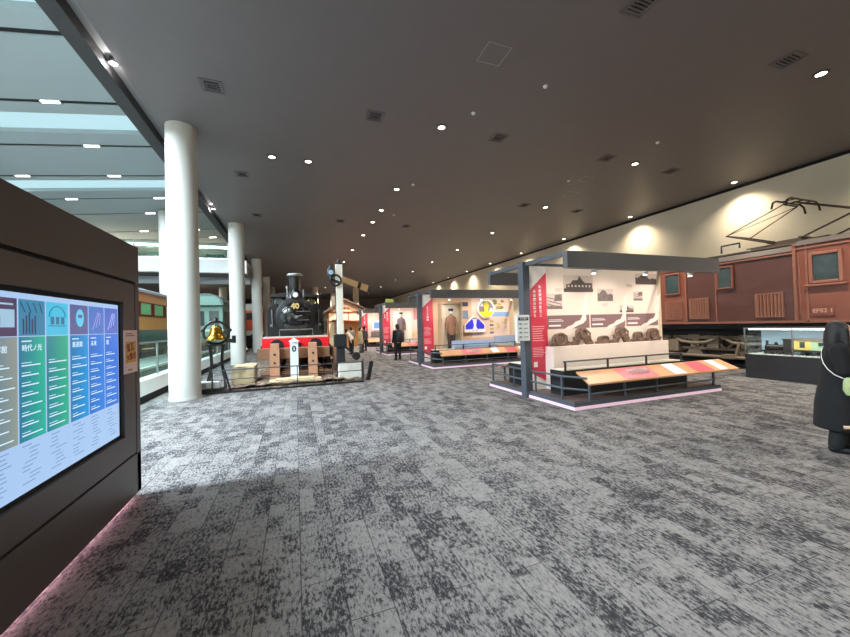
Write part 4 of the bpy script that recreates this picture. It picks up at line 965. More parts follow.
# beading, seams and rivets
sm2 = MB()
sm2.box(XE-.055, XE, 5.38, 5.44, 1.38, 3.42).box(XE-.05, XE, 5.16, 5.20, 1.38, 3.36).box(XE-.02, XE, 7.28, 7.31, 1.42, 3.25).box(XE-.035, XE, 8.17, 8.21, 1.42, 3.25)
sm2.box(XE-.05, XE, 2.1, 12.4, 1.37, 1.43).box(XE-.045, XE, 5.42, 12.4, 3.18, 3.22).box(XE-.06, XE, 2.1, 5.4, 3.26, 3.30)
sm2.build('beading', ef_trim, ee)
rv = MB()
for k in range(100): rv.box(XE-.058, XE-.03, 2.2+k*.1, 2.222+k*.1, 1.395, 1.415)
rv.build('rivets', ef_trim, ee)
def win(ya, yb, za, zb, off=0, big=False, nm='window'):
    w = .07 if big else .045
    f_ = MB().box(XE-.075+off, XE-.0, ya-w, ya, za-w, zb+w).box(XE-.075+off, XE, yb, yb+w, za-w, zb+w).box(XE-.075+off, XE, ya, yb, zb, zb+w).box(XE-.075+off, XE, ya, yb, za-w, za)
    if big: f_.box(XE-.12, XE, ya-.14, yb+.14, za-.14, za-.09)
    fo = f_.build(nm, ef_trim if big else ef_brown, ee, bevel=.012)
    MB().box(XE-.045+off, XE-.02, ya, yb, za, zb).build('pane', glass_dark, fo)
win(4.60, 5.06, 2.42, 3.06, 0, True); win(6.84, 7.20, 2.46, 3.06); win(8.40, 8.84, 2.42, 3.06); win(2.6, 3.3, 2.42, 3.06, 0, True)
def louvre(ya, yb, za, zb):
    f_ = MB(); w = .03
    f_.box(XE-.05, XE, ya-w, ya, za-w, zb+w).box(XE-.05, XE, yb, yb+w, za-w, zb+w).box(XE-.05, XE, ya, yb, zb, zb+w).box(XE-.05, XE, ya, yb, za-w, za)
    for q in range(7):
        y_ = ya+(yb-ya)*(q+.2)/7; f_.hexa([(XE-.02, y_, za), (XE-.02, y_+.03, za), (XE-.055, y_+.055, za), (XE-.055, y_+.03, za), (XE-.02, y_, zb), (XE-.02, y_+.03, zb), (XE-.055, y_+.055, zb), (XE-.055, y_+.03, zb)])
    fo = f_.build('louvre_panel', ef_trim if ya > 8.2 else mat('ef_louvre', srgb(138, 92, 74), .4, var=.1), ee)
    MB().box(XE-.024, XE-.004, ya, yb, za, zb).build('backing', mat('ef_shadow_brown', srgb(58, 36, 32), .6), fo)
louvre(5.70, 6.26, 1.56, 2.17); louvre(7.53, 8.06, 1.56, 2.17); louvre(8.36, 8.88, 1.56, 2.13)
pl = MB().box(XE-.05, XE-.02, 4.72, 5.10, 1.56, 1.76).box(XE-.058, XE-.02, 4.70, 5.12, 1.545, 1.56).box(XE-.058, XE-.02, 4.70, 5.12, 1.76, 1.775); plx = pl.build('number_plate', ef_brown, ee)
text('EF52 1', .135, (XE-.052, 4.91, 1.665), (0,-1,0), (0,0,1), mat('plate_tan', srgb(190, 140, 116), .45), plx, depth=.008, bold=.004)
# underframe, wheels and springs
MB().box(XE+.4, 14.95, 2.2, 12.3, 1.0, 1.38).box(XE+.05, XE+.2, 2.2, 12.3, 1.2, 1.38).build('underframe', matte_black, ee)
bg_ = MB().box(XE+.30, XE+.36, 2.5, 9.6, .86, .98).box(XE+.30, XE+.36, 2.5, 9.6, .52, .60)
for k in range(9): bg_.bar((XE+.33, 2.6+k*.78, .56), (XE+.33, 2.98+k*.78, .92), .05, .07).bar((XE+.33, 3.36+k*.78, .56), (XE+.33, 2.98+k*.78, .92), .05, .07)
for k in range(5): bg_.tube([(XE+.22, 2.9+k*1.5, .96), (XE+.16, 3.2+k*1.5, .78), (XE+.16, 3.6+k*1.5, .74), (XE+.16, 4.0+k*1.5, .78), (XE+.22, 4.3+k*1.5, .96)], .05, 8)
bg_.build('bogie_frame', tan_metal, ee)
for k in range(5):
    w = MB().lathe([(.55, .05), (.62, -.08), (.60, -.1), (.5, -.1), (.47, -.03), (.16, -.05), (.12, -.12), (0, -.12)], (XE+.62, 3.1+k*1.5, .74), 'x', 32); wx = w.build('wheel', grime, ee, smooth=30)
    MB().box(XE+.22, XE+.5, 2.92+k*1.5, 3.28+k*1.5, .56, .90).build('axle_box', tan_metal, wx, bevel=.03)
eq = MB().box(XE+.1, XE+.5, 8.6, 9.3, .45, .85).tube([(XE+.1, 6.6, .34), (XE+.1, 8.9, .34)], .05, 8).tube([(XE+.1, 6.9, .34), (XE+.12, 6.8, .8)], .04, 8).box(XE+.05, XE+.3, 6.9, 7.25, .3, .42); eq.build('brake_rigging', tan_metal, ee)
# roof gear
rb_ = MB()
for xx in (13.1, 14.3): rb_.box(xx-.12, xx+.12, 3.2, 9.2, 3.53, 3.57); [rb_.box(xx-.04, xx+.04, 3.4+q*.8, 3.48+q*.8, 3.40, 3.53) for q in range(8)]
rb_.build('roof_walk', mat('roof_walk_wood', srgb(86, 76, 66), .8), ee)
def panto(yc, yfold=1.45, zh=4.78):
    P_ = MB(); z0 = 3.70; m_ = mat('pantograph_rust', srgb(74, 60, 50), .5, .5, var=.2)
    P_.box(13.05, 13.13, yc-.9, yc+.9, z0-.12, z0-.06).box(14.27, 14.35, yc-.9, yc+.9, z0-.12, z0-.06)
    for dy in (-.85, -.4, .4, .85): P_.box(13.05, 14.35, yc+dy-.03, yc+dy+.03, z0-.12, z0-.06)
    P_.box(13.3, 14.1, yc-.35, yc+.35, z0-.10, z0+.04)
    for s in (-1, 1):
        P_.tube([(13.0, yc+s*.35, z0), (14.4, yc+s*.35, z0)], .035, 8)
        P_.tube([(13.1, yc+s*yfold, z0+.46), (14.3, yc+s*yfold, z0+.46)], .026, 8)
        for xx in (13.1, 14.3):
            P_.tube([(xx, yc+s*.35, z0), (xx, yc+s*yfold, z0+.46)], .024, 8)
            xh = 13.35 if xx < 13.7 else 14.05
            P_.tube([(xx, yc+s*yfold, z0+.46), (xh, yc+s*.12, zh)], .016, 8)
        P_.tube([(13.1, yc+s*yfold, z0+.46), (14.05, yc+s*.12, zh)], .010, 6)
        P_.tube([(13.35, yc+s*.12, zh), (14.05, yc+s*.12, zh)], .022, 8)
    p = P_.build('pantograph', m_, ee, smooth=50)
    hd = MB()
    for s in (-.16, .16):
        hd.tube([(12.85, yc+s, zh-.16), (12.93, yc+s, zh+.02), (13.1, yc+s, zh+.08), (14.3, yc+s, zh+.08), (14.47, yc+s, zh+.02), (14.55, yc+s, zh-.16)], .026, 8)
    for xx in (13.3, 13.7, 14.1): hd.tube([(xx, yc-.16, zh+.07), (xx, yc+.16, zh+.07)], .02, 6)
    hd.build('contact_bow', m_, p)
    ins = MB()
    for sx_ in (13.09, 14.31):
        for dy in (-.85, .85): ins.lathe([(.05, 3.42), (.09, 3.45), (.05, 3.48), (.09, 3.51), (.05, 3.54), (.09, 3.56), (.05, 3.6)], (sx_, yc+dy, 0), 'z', 12)
    ins.build('insulators', stone_white, p)
panto(5.95); panto(3.05, 1.3)
eq2 = MB().tube([(13.0, 7.5, 3.62), (13.0, 7.5, 3.85), (13.0, 7.0, 3.85), (13.0, 7.0, 3.7)], .03, 8); eq2.build('roof_equipment', dark_steel, ee)
MB().tube([(XE-.1, 5.3, 1.6), (XE-.1, 5.3, 3.1)], .014, 8).build('handrail', ef_trim, ee)
tk2 = thing('railway_track', 'rails on the floor beneath the brown electric engine', 'track', (13.7, 6, 0))
for xx in (13.0, 14.2): MB().box(xx-.035, xx+.035, 2, 12.6, .0, .12).build('rail', grime, tk2)

# showcase with a model train
sc_ = thing('model_showcase', 'glass showcase on a dark base holding the model train by the electric engine', 'showcase', (11.3, 4.3, 0))
MB().box(10.95, 11.7, 2.7, 5.88, 0, .60).build('base', mat('showcase_black', srgb(44, 42, 46), .5), sc_)
MB().box(10.97, 11.68, 2.72, 5.86, .60, .615).build('bed', mat('showcase_bed', srgb(206, 206, 196), .7), sc_)
MB().box(11.67, 11.70, 2.7, 5.88, .60, 1.25).build('backboard', mat('showcase_blue', srgb(176, 204, 216), .7, var=.03), sc_)
g_ = MB().box(10.95, 10.958, 2.7, 4.93, .6, 1.25).box(10.95, 10.958, 4.94, 5.88, .6, 1.25).box(10.95, 11.7, 5.872, 5.88, .6, 1.25).box(10.95, 11.7, 2.7, 2.708, .6, 1.25); g_.build('glass', glass_clear, sc_)
t_ = MB().box(10.94, 11.71, 2.69, 5.89, 1.25, 1.28); [t_.box(10.945, 10.965, y_-.01, y_+.01, .6, 1.25) for y_ in (2.71, 4.935, 5.875)]; t_.build('frame', steel, sc_)
MB().box(10.98, 11.1, 2.8, 5.8, 1.235, 1.25).build('light_strip', mat('case_fill_light', (1, 1, 1), .4, emit=15, ecol=(.95, .98, 1)), sc_)  # added glowing strip, set at the front to light the model coach's side
ml = thing('model_steam_engine', 'black model steam engine inside the glass showcase', 'model train', (11.3, 5.2, .615))
a = MB().lathe([(.075, -.22), (.07, .2)], (11.3, 5.2, .78), 'y', 20); a.build('boiler', gloss_black, ml, smooth=40)
MB().box(11.2, 11.4, 4.86, 5.02, .70, .98).box(11.18, 11.42, 4.84, 5.04, .98, 1.0).build('cab', black, ml)
MB().lathe([(.03, .84), (.025, .9), (.035, .95)], (11.3, 5.38, 0), 'z', 12).lathe([(.04, .84), (.03, .9), (0, .92)], (11.3, 5.2, 0), 'z', 12).build('chimney', black, ml, smooth=40)
MB().box(11.2, 11.4, 4.85, 5.48, .68, .71).build('running_board', black, ml)
for q in range(4):
    for xx in (11.21, 11.39): MB().lathe([(.045, -.008), (.045, .008)], (xx, 4.95+q*.14, .66), 'x', 16).build('wheel', dark_steel, ml)
mc = thing('model_coach', 'pale green and yellow model coach behind the black model engine in the showcase', 'model train', (11.3, 4.1, .615))
MB().box(11.2, 11.4, 3.3, 4.80, .74, .97).build('body', mat('model_green', srgb(186, 214, 170), .4), mc, bevel=.01)
MB().box(11.195, 11.3, 4.5, 4.79, .75, .96).build('end_panel', mat('model_yellow', srgb(232, 206, 110), .4), mc)
MB().prism([(11.18, .97), (11.42, .97), (11.36, 1.02), (11.24, 1.02)], 'xz', 3.28, 4.82).build('roof', mat('model_roof', srgb(96, 80, 70), .6), mc)
a = MB(); [a.box(11.193, 11.2, 3.38+q*.13, 3.46+q*.13, .85, .93) for q in range(8)]; a.box(11.19, 11.2, 4.6, 4.69, .8, .94); a.build('windows', glass_dark, mc)
MB().box(11.19, 11.4, 3.3, 4.80, .70, .745).build('underframe', dark_steel, mc)
for q in (3.45, 3.65, 4.45, 4.65):
    for xx in (11.21, 11.39): MB().lathe([(.045, -.008), (.045, .008)], (xx, q, .66), 'x', 16).build('wheel', dark_steel, mc)

ml.location.y += .2; mc.location.y += .22
# ------------------------------------------------------------------ people
def xf_(pts, M): return [M @ Vector(p) for p in pts]
class Fig(MB):
    def __init__(s, M): super().__init__(); s.M = M
    def add(s, vs, fs): return super().add([s.M @ Vector(v) for v in vs], fs)
def head(F, c, r=.1, hw=.88):
    c = Vector(c)
    F.ell(c, r*hw*.86, r*1.0, r*1.22, 20, 14)                     # skull, face towards -y
    F.ell(c+Vector((0, -r*.22, -r*.55)), r*.66, r*.72, r*.62, 16, 10)  # jaw
    F.ell(c+Vector((0, -r*1.02, -r*.18)), r*.15, r*.22, r*.24, 10, 8)  # nose
    F.ell(c+Vector((0, -r*.88, -r*.62)), r*.28, r*.13, r*.09, 10, 8)   # lips
    for s in (-1, 1):
        F.ell(c+Vector((s*r*.80, .0, -r*.12)), r*.1, r*.2, r*.28, 10, 8)  # ears
        F.ell(c+Vector((s*r*.34, -r*.84, .16*r)), r*.26, r*.14, r*.09, 10, 8)  # brow
def hand(F, wrist, d, palm_n, L=.17, curl=.5, side=1):
    w = Vector(wrist); d = Vector(d).normalized(); n = Vector(palm_n).normalized(); t = d.cross(n).normalized()*side
    pl_ = L*.48
    for k in (-1, -.33, .33, 1): F.cap(w+t*k*L*.12, w+d*pl_+t*k*L*.17, L*.10, L*.085, 8)
    for k, ln in ((-1, .42), (-.33, .50), (.33, .47), (1, .36)):
        p = w+d*pl_+t*k*L*.18; a = 0
        for j, sgm in enumerate((.42, .33, .25)):
            a += curl*(.5+.3*j); dd = d*math.cos(a)+n*math.sin(a); q = p+dd*ln*L*sgm
            F.cap(p, q, L*.058-.0006*j, L*.054-.0006*j, 8); p = q
    p = w+d*L*.12-t*L*.17; dd = (d*.6-t*.7+n*.35).normalized()
    q = p+dd*L*.24; F.cap(p, q, L*.075, L*.065, 8); F.cap(q, q+(d*.85-t*.1+n*.45).normalized()*L*.2, L*.064, L*.052, 8)

def person(name, lb, base, rotz, h, skinless=None, legs=None, arms=None, lean=0.0, voxel=.012, hands=True, clothes=()):
    """figure about 1.6 m tall scaled to h, facing local -y; returns its root (the body mesh) and the placing matrix"""
    s = h/1.6
    M = Matrix.Translation(base) @ Matrix.Rotation(rotz, 4, 'Z') @ Matrix.Scale(s, 4)
    F = Fig(M)
    legs = legs or {1: [(.09, 0, .82), (.10, -.01, .44), (.10, .03, .07)], -1: [(-.09, 0, .82), (-.10, -.01, .44), (-.10, .03, .07)]}
    L = Matrix.Rotation(lean, 4, 'X'); piv = Vector((0, 0, .85))
    tl = lambda p: (L @ (Vector(p)-piv))+piv
    for sd in (1, -1):
        a, b_, c = legs[sd]; F.cap(a, b_, .085, .056); F.cap(b_, c, .056, .038)
        F.cap((c[0], c[1]+.02, .035), (c[0]+sd*.015, c[1]-.15, .03), .036, .03)
    F.cap(tl((-.05, 0, .86)), tl((.05, 0, .86)), .125, .125); F.cap(tl((0, 0, .9)), tl((0, .01, 1.1)), .125, .118); F.cap(tl((-.06, .01, 1.14)), tl((.06, .01, 1.14)), .11, .11)
    F.cap(tl((-.135, .015, 1.275)), tl((.135, .015, 1.275)), .06, .06); F.cap(tl((0, .015, 1.28)), tl((0, -.0, 1.40)), .052, .046)
    hc = tl((0, -.015, 1.475)); head(F, hc, .098)
    arms = arms or {1: [(.17, .015, 1.27), (.22, .03, 1.02), (.22, -.04, .79)], -1: [(-.17, .015, 1.27), (-.22, .03, 1.02), (-.22, -.04, .79)]}
    for sd in (1, -1):
        a, b_, c = [Vector(p) for p in arms[sd]]; F.cap(tl(a), tl(b_), .046, .038); F.cap(tl(b_), tl(c), .038, .026)
        if hands: hand(F, tl(c), tl(c)-tl(b_), (-sd, -.25, .15) if abs((c-b_).normalized().z) > .7 else (0, -.2, -1) , .165, .45, sd)
    root = F.build(name, skinless or skin, None, loc=base, remesh=voxel)
    tag(root, lb, 'person')
    return root, M, tl, hc, arms, legs
def garment(root, M, nm, m, fn, rm=.016):
    G = Fig(M); fn(G); return G.build(nm, m, root, remesh=rm)
def ringpts(cx, cy, rx, ry, z, n=24): return [(cx+rx*math.cos(2*PI*k/n), cy+ry*math.sin(2*PI*k/n), z) for k in range(n)]

# woman in a long black coat at the right edge, side view
wa = {1: [(.17, .015, 1.26), (.215, -.03, 1.02), (.12, -.24, 1.10)], -1: [(-.17, .015, 1.26), (-.215, -.02, 1.02), (-.12, -.25, 1.08)]}
wl_ = {1: [(.085, 0, .82), (.09, -.03, .44), (.09, -.02, .07)], -1: [(-.085, 0, .82), (-.09, .02, .44), (-.09, .06, .07)]}
WB = Vector((5.89, 2.245, 0)); WR = math.radians(27)
wo, WM, wtl, whc, _, _ = person('person', 'person with long black hair in a long black coat, side view at the edge', WB, WR, 1.50, arms=wa, legs=wl_, voxel=.006)
def coat_f(G):
    G.loft([ringpts(0, 0, .27, .25, .29), ringpts(0, 0, .255, .23, .6), ringpts(0, 0, .215, .185, .86), ringpts(0, .0, .19, .16, 1.02), ringpts(0, .01, .20, .15, 1.16), ringpts(0, .012, .205, .12, 1.27), ringpts(0, .012, .13, .10, 1.335), ringpts(0, .01, .085, .085, 1.37)])
    for sd in (1, -1):
        a, b_, c = [Vector(p) for p in wa[sd]]; G.cap(a, b_, .085, .072, 14); G.cap(b_, b_+(c-b_)*.92, .07, .062, 14)
garment(wo, WM, 'coat', coat_f, None) if False else garment(wo, WM, 'coat', coat_black, coat_f, .014)
def trousers_f(G):
    for sd in (1, -1):
        a, b_, c = [Vector(p) for p in wl_[sd]]; G.cap(a, b_, .10, .085, 14); G.cap(b_, Vector((c[0], c[1], .10)), .085, .078, 14)
garment(wo, WM, 'trousers', matte_black, trousers_f, .014)
def shoes_f(G):
    for sd in (1, -1):
        c = wl_[sd][2]; G.cap((c[0], c[1]+.03, .05), (c[0]+sd*.012, c[1]-.15, .044), .05, .044, 12); G.cap((c[0], c[1]+.01, .06), (c[0], c[1]+.01, .11), .05, .048, 12)
garment(wo, WM, 'shoes', black, shoes_f, .012)
def hair_f(G):
    c = Vector((0, -.015, 1.475))
    G.ell(c+Vector((0, .022, .022)), .098, .106, .118, 20, 14)
    G.loft([ringpts(0, .03, .115, .085, 1.14, 20), ringpts(0, .05, .125, .075, 1.25, 20), ringpts(0, .045, .118, .085, 1.36, 20), ringpts(0, .03, .105, .09, 1.47, 20)])
    for sd in (-1, 1): G.cap((sd*.085, -.05, 1.50), (sd*.105, -.06, 1.22), .032, .03, 10)
garment(wo, WM, 'hair', hair, hair_f, .012)
ey = Fig(WM)
for sd in (-1, 1): ey.ell((sd*.033, -.103, 1.477), .013, .008, .007, 10, 8)
ey.build('eyes', gloss_black, wo)
bagt = thing('shoulder_bag', 'pale green shoulder bag on a thin white strap at the black coat', 'bag', WM @ Vector((-.25, -.02, .80)))
bm2 = Fig(WM)
def bagring(rx, ry, z): return ringpts(-.275, -.10, ry, rx, z, 20)
bm2.loft([bagring(.09, .035, .74), bagring(.115, .045, .80), bagring(.11, .042, .90), bagring(.085, .03, .945)])
bm2.build('body', mat('pale_green_leather', srgb(160, 174, 122), .5, var=.08), bagt, smooth=60)
fl_ = Fig(WM); fl_.hexa([(-.32, -.18, .84), (-.315, -.18, .84), (-.315, -.02, .84), (-.32, -.02, .84), (-.312, -.17, .935), (-.30, -.17, .935), (-.30, -.03, .935), (-.312, -.03, .935)]); fl_.build('flap', mat('yellow_green_leather', srgb(178, 188, 134), .5), bagt)
st_ = Fig(WM); st_.tube([(-.27, -.02, .92), (-.262, .07, .97), (-.225, .12, 1.03), (-.175, .150, 1.10), (-.08, .155, 1.17), (.04, .140, 1.24), (.13, .10, 1.32), (.155, .02, 1.36), (.11, -.12, 1.29), (0, -.19, 1.12), (-.15, -.22, 1.0), (-.26, -.17, .92)], .004, 8); st_.build('strap', white_print, bagt, smooth=60)
ph = Fig(WM); ph.box(-.045, .045, -.40, -.392, 1.08, 1.22)
pho = ph.build('smartphone', gloss_black, None, loc=WM @ Vector((0, -.4, 1.15))); tag(pho, 'dark smartphone held in front of the person in the long coat', 'phone')
ca = Fig(WM); ca.tube([(-.285, .02, .36), (-.25, -.60, .43)], .02, 10)
cao = ca.build('wooden_stick', mat('tan_paper_tube', srgb(206, 176, 146), .7), None, loc=WM @ Vector((-.2, -.4, .45))); tag(cao, 'thin tan wooden stick low beside the long black coat', 'stick')

# person with a dark backpack at the third booth
def quick(name, lb, base, rotz, h, coat, legs_m, backpack=None, long=False, lean=0.0, arms=None, hairm=hair):
    o, M, tl, hc, ar, lg = person(name, lb, base, rotz, h, lean=lean, arms=arms, voxel=.012, hands=True)
    def cf(G):
        zs = [(.55 if long else .80, .20, .16), (.95, .175, .15), (1.12, .19, .14), (1.27, .195, .11), (1.34, .10, .085)]
        G.loft([[tuple(tl(p)) for p in ringpts(0, .01, rx, ry, z)] for z, rx, ry in zs])
        for sd in (1, -1):
            a, b_, c = [Vector(p) for p in ar[sd]]; G.cap(tl(a), tl(b_), .07, .06, 10); G.cap(tl(b_), tl(b_+(c-b_)*.95), .058, .05, 10)
    garment(o, M, 'jacket', coat, cf, .02)
    def lf(G):
        for sd in (1, -1):
            a, b_, c = [Vector(p) for p in lg[sd]]; G.cap(a, b_, .098, .075, 10); G.cap(b_, Vector((c[0], c[1], .1)), .072, .06, 10)
    garment(o, M, 'trousers', legs_m, lf, .018)
    def sf(G):
        for sd in (1, -1):
            c = lg[sd][2]; G.cap((c[0], c[1]+.03, .05), (c[0]+sd*.012, c[1]-.15, .045), .05, .044, 10)
    garment(o, M, 'shoes', black, sf, .016)
    G = Fig(M); hv = Vector(hc); G.ell(hv+Vector((0, .026, .026)), .098, .10, .115, 16, 12); G.ell(hv+Vector((0, .05, -.05)), .09, .07, .09, 14, 10); G.build('hair', hairm, o, remesh=.014)
    if backpack:
        b_ = Fig(M); b_.loft([[tuple(tl(p)) for p in ringpts(0, .21, .13, .07, .86)], [tuple(tl(p)) for p in ringpts(0, .225, .16, .10, 1.0)], [tuple(tl(p)) for p in ringpts(0, .215, .15, .09, 1.18)], [tuple(tl(p)) for p in ringpts(0, .19, .09, .05, 1.28)]])
        bo = b_.build('backpack', backpack, None, loc=M @ Vector((0, .22, .86)), smooth=60); tag(bo, 'dark backpack on the back of the person in black at the third booth', 'backpack')
        s_ = Fig(M)
        for sd in (-1, 1): s_.tube([tl((sd*.09, .15, 1.24)), tl((sd*.11, .04, 1.36)), tl((sd*.11, -.12, 1.26)), tl((sd*.11, -.14, 1.1)), tl((sd*.12, .12, .95))], .014, 6)
        s_.build('straps', black, bo)
    return o
quick('person', 'person in black with a dark backpack looking at the third booth', Vector((4.42, 15.95, 0)), math.radians(195), 1.66, coat_black, matte_black, mat('charcoal_nylon', srgb(34, 34, 40), .7))
quick('person', 'person in a beige jacket bending forward behind the semaphore base', Vector((3.05, 21.0, 0)), math.radians(250), 1.6, mat('beige_jacket', srgb(206, 190, 166), .8), matte_black, lean=.55)
quick('person', 'person in a pale coat standing beyond the bending person', Vector((3.72, 21.8, 0)), math.radians(60), 1.55, mat('pale_khaki_coat', srgb(190, 184, 150), .8), mat('grey_trousers', srgb(120, 112, 108), .8), long=True)
quick('person', 'person in a dark coat by the edge of the farthest booth', Vector((4.15, 23.0, 0)), math.radians(200), 1.62, mat('dark_mauve_coat', srgb(70, 60, 66), .8), matte_black)
quick('person', 'person in a grey jacket farther down the aisle by the station house', Vector((3.5, 24.2, 0)), math.radians(160), 1.6, mat('grey_jacket', srgb(140, 134, 130), .8), matte_black)

# ------------------------------------------------------------------ trains and buildings in the distance
rc = thing('railcar', 'orange and dark green railcar behind the glass balustrade on the left', 'train', (-7.9, 24, 0))
xr_ = -6.5; ya, yb = 15.5, 36
MB().box(-9.2, xr_, ya, yb, .7, 1.72).build('lower_body', bottle_green, rc)
MB().box(-9.2, xr_, ya, yb, 1.72, 2.34).build('waist_band', mat('amber_train_paint', srgb(214, 150, 70), .4, var=.06), rc)
MB().box(-9.2, xr_-.05, ya, yb, 2.34, 3.02).build('window_band', mat('rust_window_band', srgb(140, 62, 44), .5), rc)
MB().box(-9.2, xr_, ya, yb, 3.0, 3.45).build('upper_band', orange_paint, rc)
MB().prism([(-9.25, 3.42), (xr_+.06, 3.42), (xr_+.02, 3.56), (-7.0, 3.75), (-7.9, 3.8), (-8.8, 3.75), (-9.2, 3.56)], 'xz', ya, yb).build('roof', roof_grey, rc)
for k in range(12):
    y_ = ya+.5+k*1.65
    f_ = MB().box(xr_-.04, xr_+.015, y_, y_+1.2, 2.42, 2.95).build('window', mat('green_blind', srgb(120, 190, 124), .4, var=.15), rc)
    MB().box(xr_-.03, xr_+.03, y_-.05, y_, 2.38, 2.99).box(xr_-.03, xr_+.03, y_+1.2, y_+1.25, 2.38, 2.99).box(xr_-.03, xr_+.03, y_, y_+1.2, 2.95, 2.99).box(xr_-.03, xr_+.03, y_, y_+1.2, 2.38, 2.42).build('window_frame', mat('dark_red_frame', srgb(110, 44, 36), .5), f_)
MB().box(-8.9, xr_-.2, ya+.3, yb-.3, .15, .7).build('underframe', matte_black, rc)
pb = thing('platform_bench', 'pale platform strip between balustrade and orange railcar', 'platform', (-5.4, 24, 0))
MB().box(-6.2, -4.4, 8, 23, 0, .5).build('slab', mat('pale_platform', srgb(124, 134, 126), .6, var=.08), pb); MB().box(-4.42, -4.36, 8, 23, .44, .52).build('edge', white_paint, pb)

gc = thing('sage_green_carriage', 'small sage green carriage with rounded dark roof behind the brass bell', 'train', (-5.2, 27, 0))
gy = 24.0
MB().box(-6.3, -4.05, gy, gy+8, .9, 3.1).build('body', green_paint, gc)
MB().prism([(-6.38, 3.08), (-3.95, 3.08), (-3.97, 3.3), (-4.2, 3.6), (-4.6, 3.76), (-5.9, 3.76), (-6.3, 3.6), (-6.36, 3.3)], 'xz', gy-.3, gy+8.3).build('roof', mat('dark_teal_roof', srgb(70, 96, 92), .5), gc)
MB().prism([(-6.4, 3.08), (-4.05, 3.08), (-4.15, 3.4), (-4.4, 3.6), (-6.0, 3.6), (-6.3, 3.4)], 'xz', gy-.32, gy-.3).build('roof_end', green_paint, gc)
for k in range(3): MB().box(-6.25+k*.75, -5.75+k*.75, gy-.02, gy, 1.9, 2.75).build('window', glass_dark, gc)
for k in range(6): MB().box(-4.06, -4.03, gy+.6+k*1.2, gy+1.3+k*1.2, 1.9, 2.75).build('window', glass_dark, gc)
MB().box(-6.32, -4.03, gy-.03, gy+8.02, 1.55, 1.68).build('belt_rail', mat('pale_sage', srgb(176, 200, 180), .5), gc)
MB().box(-6.2, -4.3, gy+.3, gy+7.7, .2, .9).build('underframe', grime, gc)
oc = thing('vermilion_locomotive', 'vermilion and white diesel engine glimpsed between the second and third columns', 'train', (-3.6, 36, 0))
MB().box(-4.9, -2.95, 33, 41, 1.5, 3.2).build('body', orange_red, oc); MB().box(-4.95, -2.9, 32.98, 41, 3.2, 3.75).build('upper_band', white_paint, oc)
MB().box(-4.6, -4.0, 32.96, 33, 2.4, 3.0).build('window', glass_dark, oc); MB().box(-3.8, -3.2, 32.96, 33, 2.4, 3.0).build('window', glass_dark, oc)
MB().box(-4.9, -2.95, 32.98, 41, 1.1, 1.5).build('skirt', white_paint, oc); MB().box(-4.8, -3.05, 32.99, 41, .3, 1.1).build('underframe', matte_black, oc)
for q in (-4.55, -3.35): MB().lathe([(.2, 32.6), (.2, 32.65), (.1, 32.66), (.1, 33)], (q, 0, 1.0), 'y', 16).build('buffer', grime, oc, smooth=40)

sh = thing('station_house', 'small wooden station house with gable end beyond the semaphore', 'building', (3.9, 32, 0))
xa_, xb_, yf = 2.42, 5.45, 29.2
xm = 3.72
cream_w = mat('station_cream', srgb(222, 204, 170), .7, var=.05); tim = mat('station_timber', srgb(176, 120, 66), .6, var=.15, stretch=(8, 8, 1))
MB().box(xa_, xb_, yf, 38, 0, 2.82).build('wall', cream_w, sh)
MB().prism([(xa_-.1, 2.82), (xb_+.1, 2.82), (xm, 3.72)], 'xz', yf-.02, yf+.1).build('gable', mat('gable_peach', srgb(226, 190, 152), .7), sh)
MB().prism([(xa_-.5, 2.56), (xa_-.5, 2.66), (xm, 3.88), (xb_+.45, 2.84), (xb_+.45, 2.74), (xm, 3.74)], 'xz', yf-.4, 38.3).build('roof', mat('station_roof_brown', srgb(74, 56, 48), .6), sh)
MB().box(xa_+.5, xb_-.3, yf-.05, yf, .0, 2.0).build('timber_door', tim, sh)
bt = MB().box(xa_, xb_, yf-.06, yf, 2.74, 2.84).box(xa_-.02, xa_+.08, yf-.06, yf, 0, 2.8).box(xb_-.08, xb_+.02, yf-.06, yf, 0, 2.8).box(xa_, xb_, yf-.06, yf, 2.02, 2.10).box(4.0, 4.06, yf-.06, yf, 2.1, 2.74); bt.build('timber_frame', mat('station_frame', srgb(120, 66, 44), .6), sh)
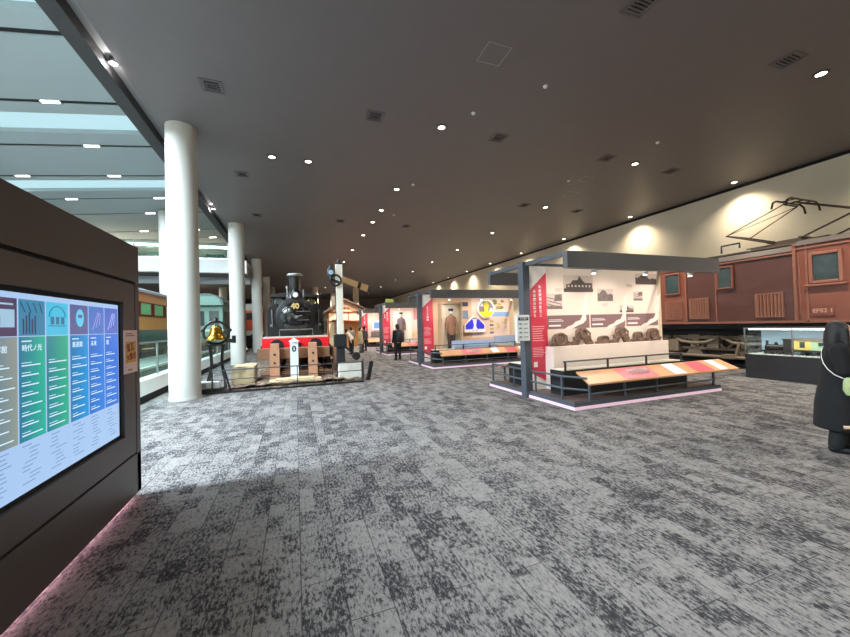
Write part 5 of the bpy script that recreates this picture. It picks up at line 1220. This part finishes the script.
MB().prism([(xa_+.3, 2.12), (xb_+.2, 1.92), (xb_+.2, 1.98), (xa_+.3, 2.2)], 'xz', yf-.9, yf).build('canopy', mat('canopy_red_brown', srgb(150, 72, 56), .6), sh)
MB().tube([(3.4+.2*math.cos(t*PI/10), yf-.03, 2.42+.2*math.sin(t*PI/10)) for t in range(20)], .024, 6, closed=True).build('round_mark', MATS['station_frame'], sh)
text('停車場', .26, (3.75, yf-.03, 3.06), (1,0,0), (0,0,1), MATS['station_frame'], sh, depth=.004)
for k in range(5): MB().box(xa_-.02, xa_, yf+.8+k*1.5, yf+1.7+k*1.5, 1.1, 2.2).build('window', glass_dark, sh)
MB().box(3.0, 3.3, 32.0, 32.3, 3.3, 4.3).build('chimney', stone_white, sh)
cl = MB().box(1.45, 2.2, 25, 36, 0, .55); tag(cl.build('stone_platform', stone_white, None, loc=(1.8, 30, 0)), 'pale stone platform beside the wooden station house', 'platform')

# ------------------------------------------------------------------ light, world, view
w = bpy.data.worlds.new('world'); sc.world = w; w.use_nodes = True
w.node_tree.nodes['Background'].inputs[0].default_value = (.8, .9, 1, 1); w.node_tree.nodes['Background'].inputs[1].default_value = .3
for x, y_, e in ((-8, 33, 160), (-8, 40, 160), (-4.6, 29, 60)):
    lamp('gallery_lamp', 'AREA', (x, y_, 5.1), e, (1, .92, .8), 2.0)
for x, y_, e in ((-8, 33, 200), (-12, 30, 200)):
    lamp('upper_gallery_lamp', 'AREA', (x, y_, 7.9), e, (1, .86, .7), 2.5)
lamp('station_lamp', 'SPOT', (3.9, 25.5, 6.3), 900, (1, .84, .62), .1, (3.9, 29.3, 1.8), 80)
vs = sc.view_settings
vs.view_transform = 'Standard'; vs.look = 'None'; vs.exposure = 0.15; vs.gamma = 1.0; vs.use_curve_mapping = False
sc.cycles.max_bounces = 8; sc.cycles.diffuse_bounces = 4; sc.cycles.glossy_bounces = 3; sc.cycles.transparent_max_bounces = 12
sc.cycles.sample_clamp_indirect = 6; sc.cycles.use_denoising = True; sc.cycles.caustics_reflective = False; sc.cycles.caustics_refractive = False
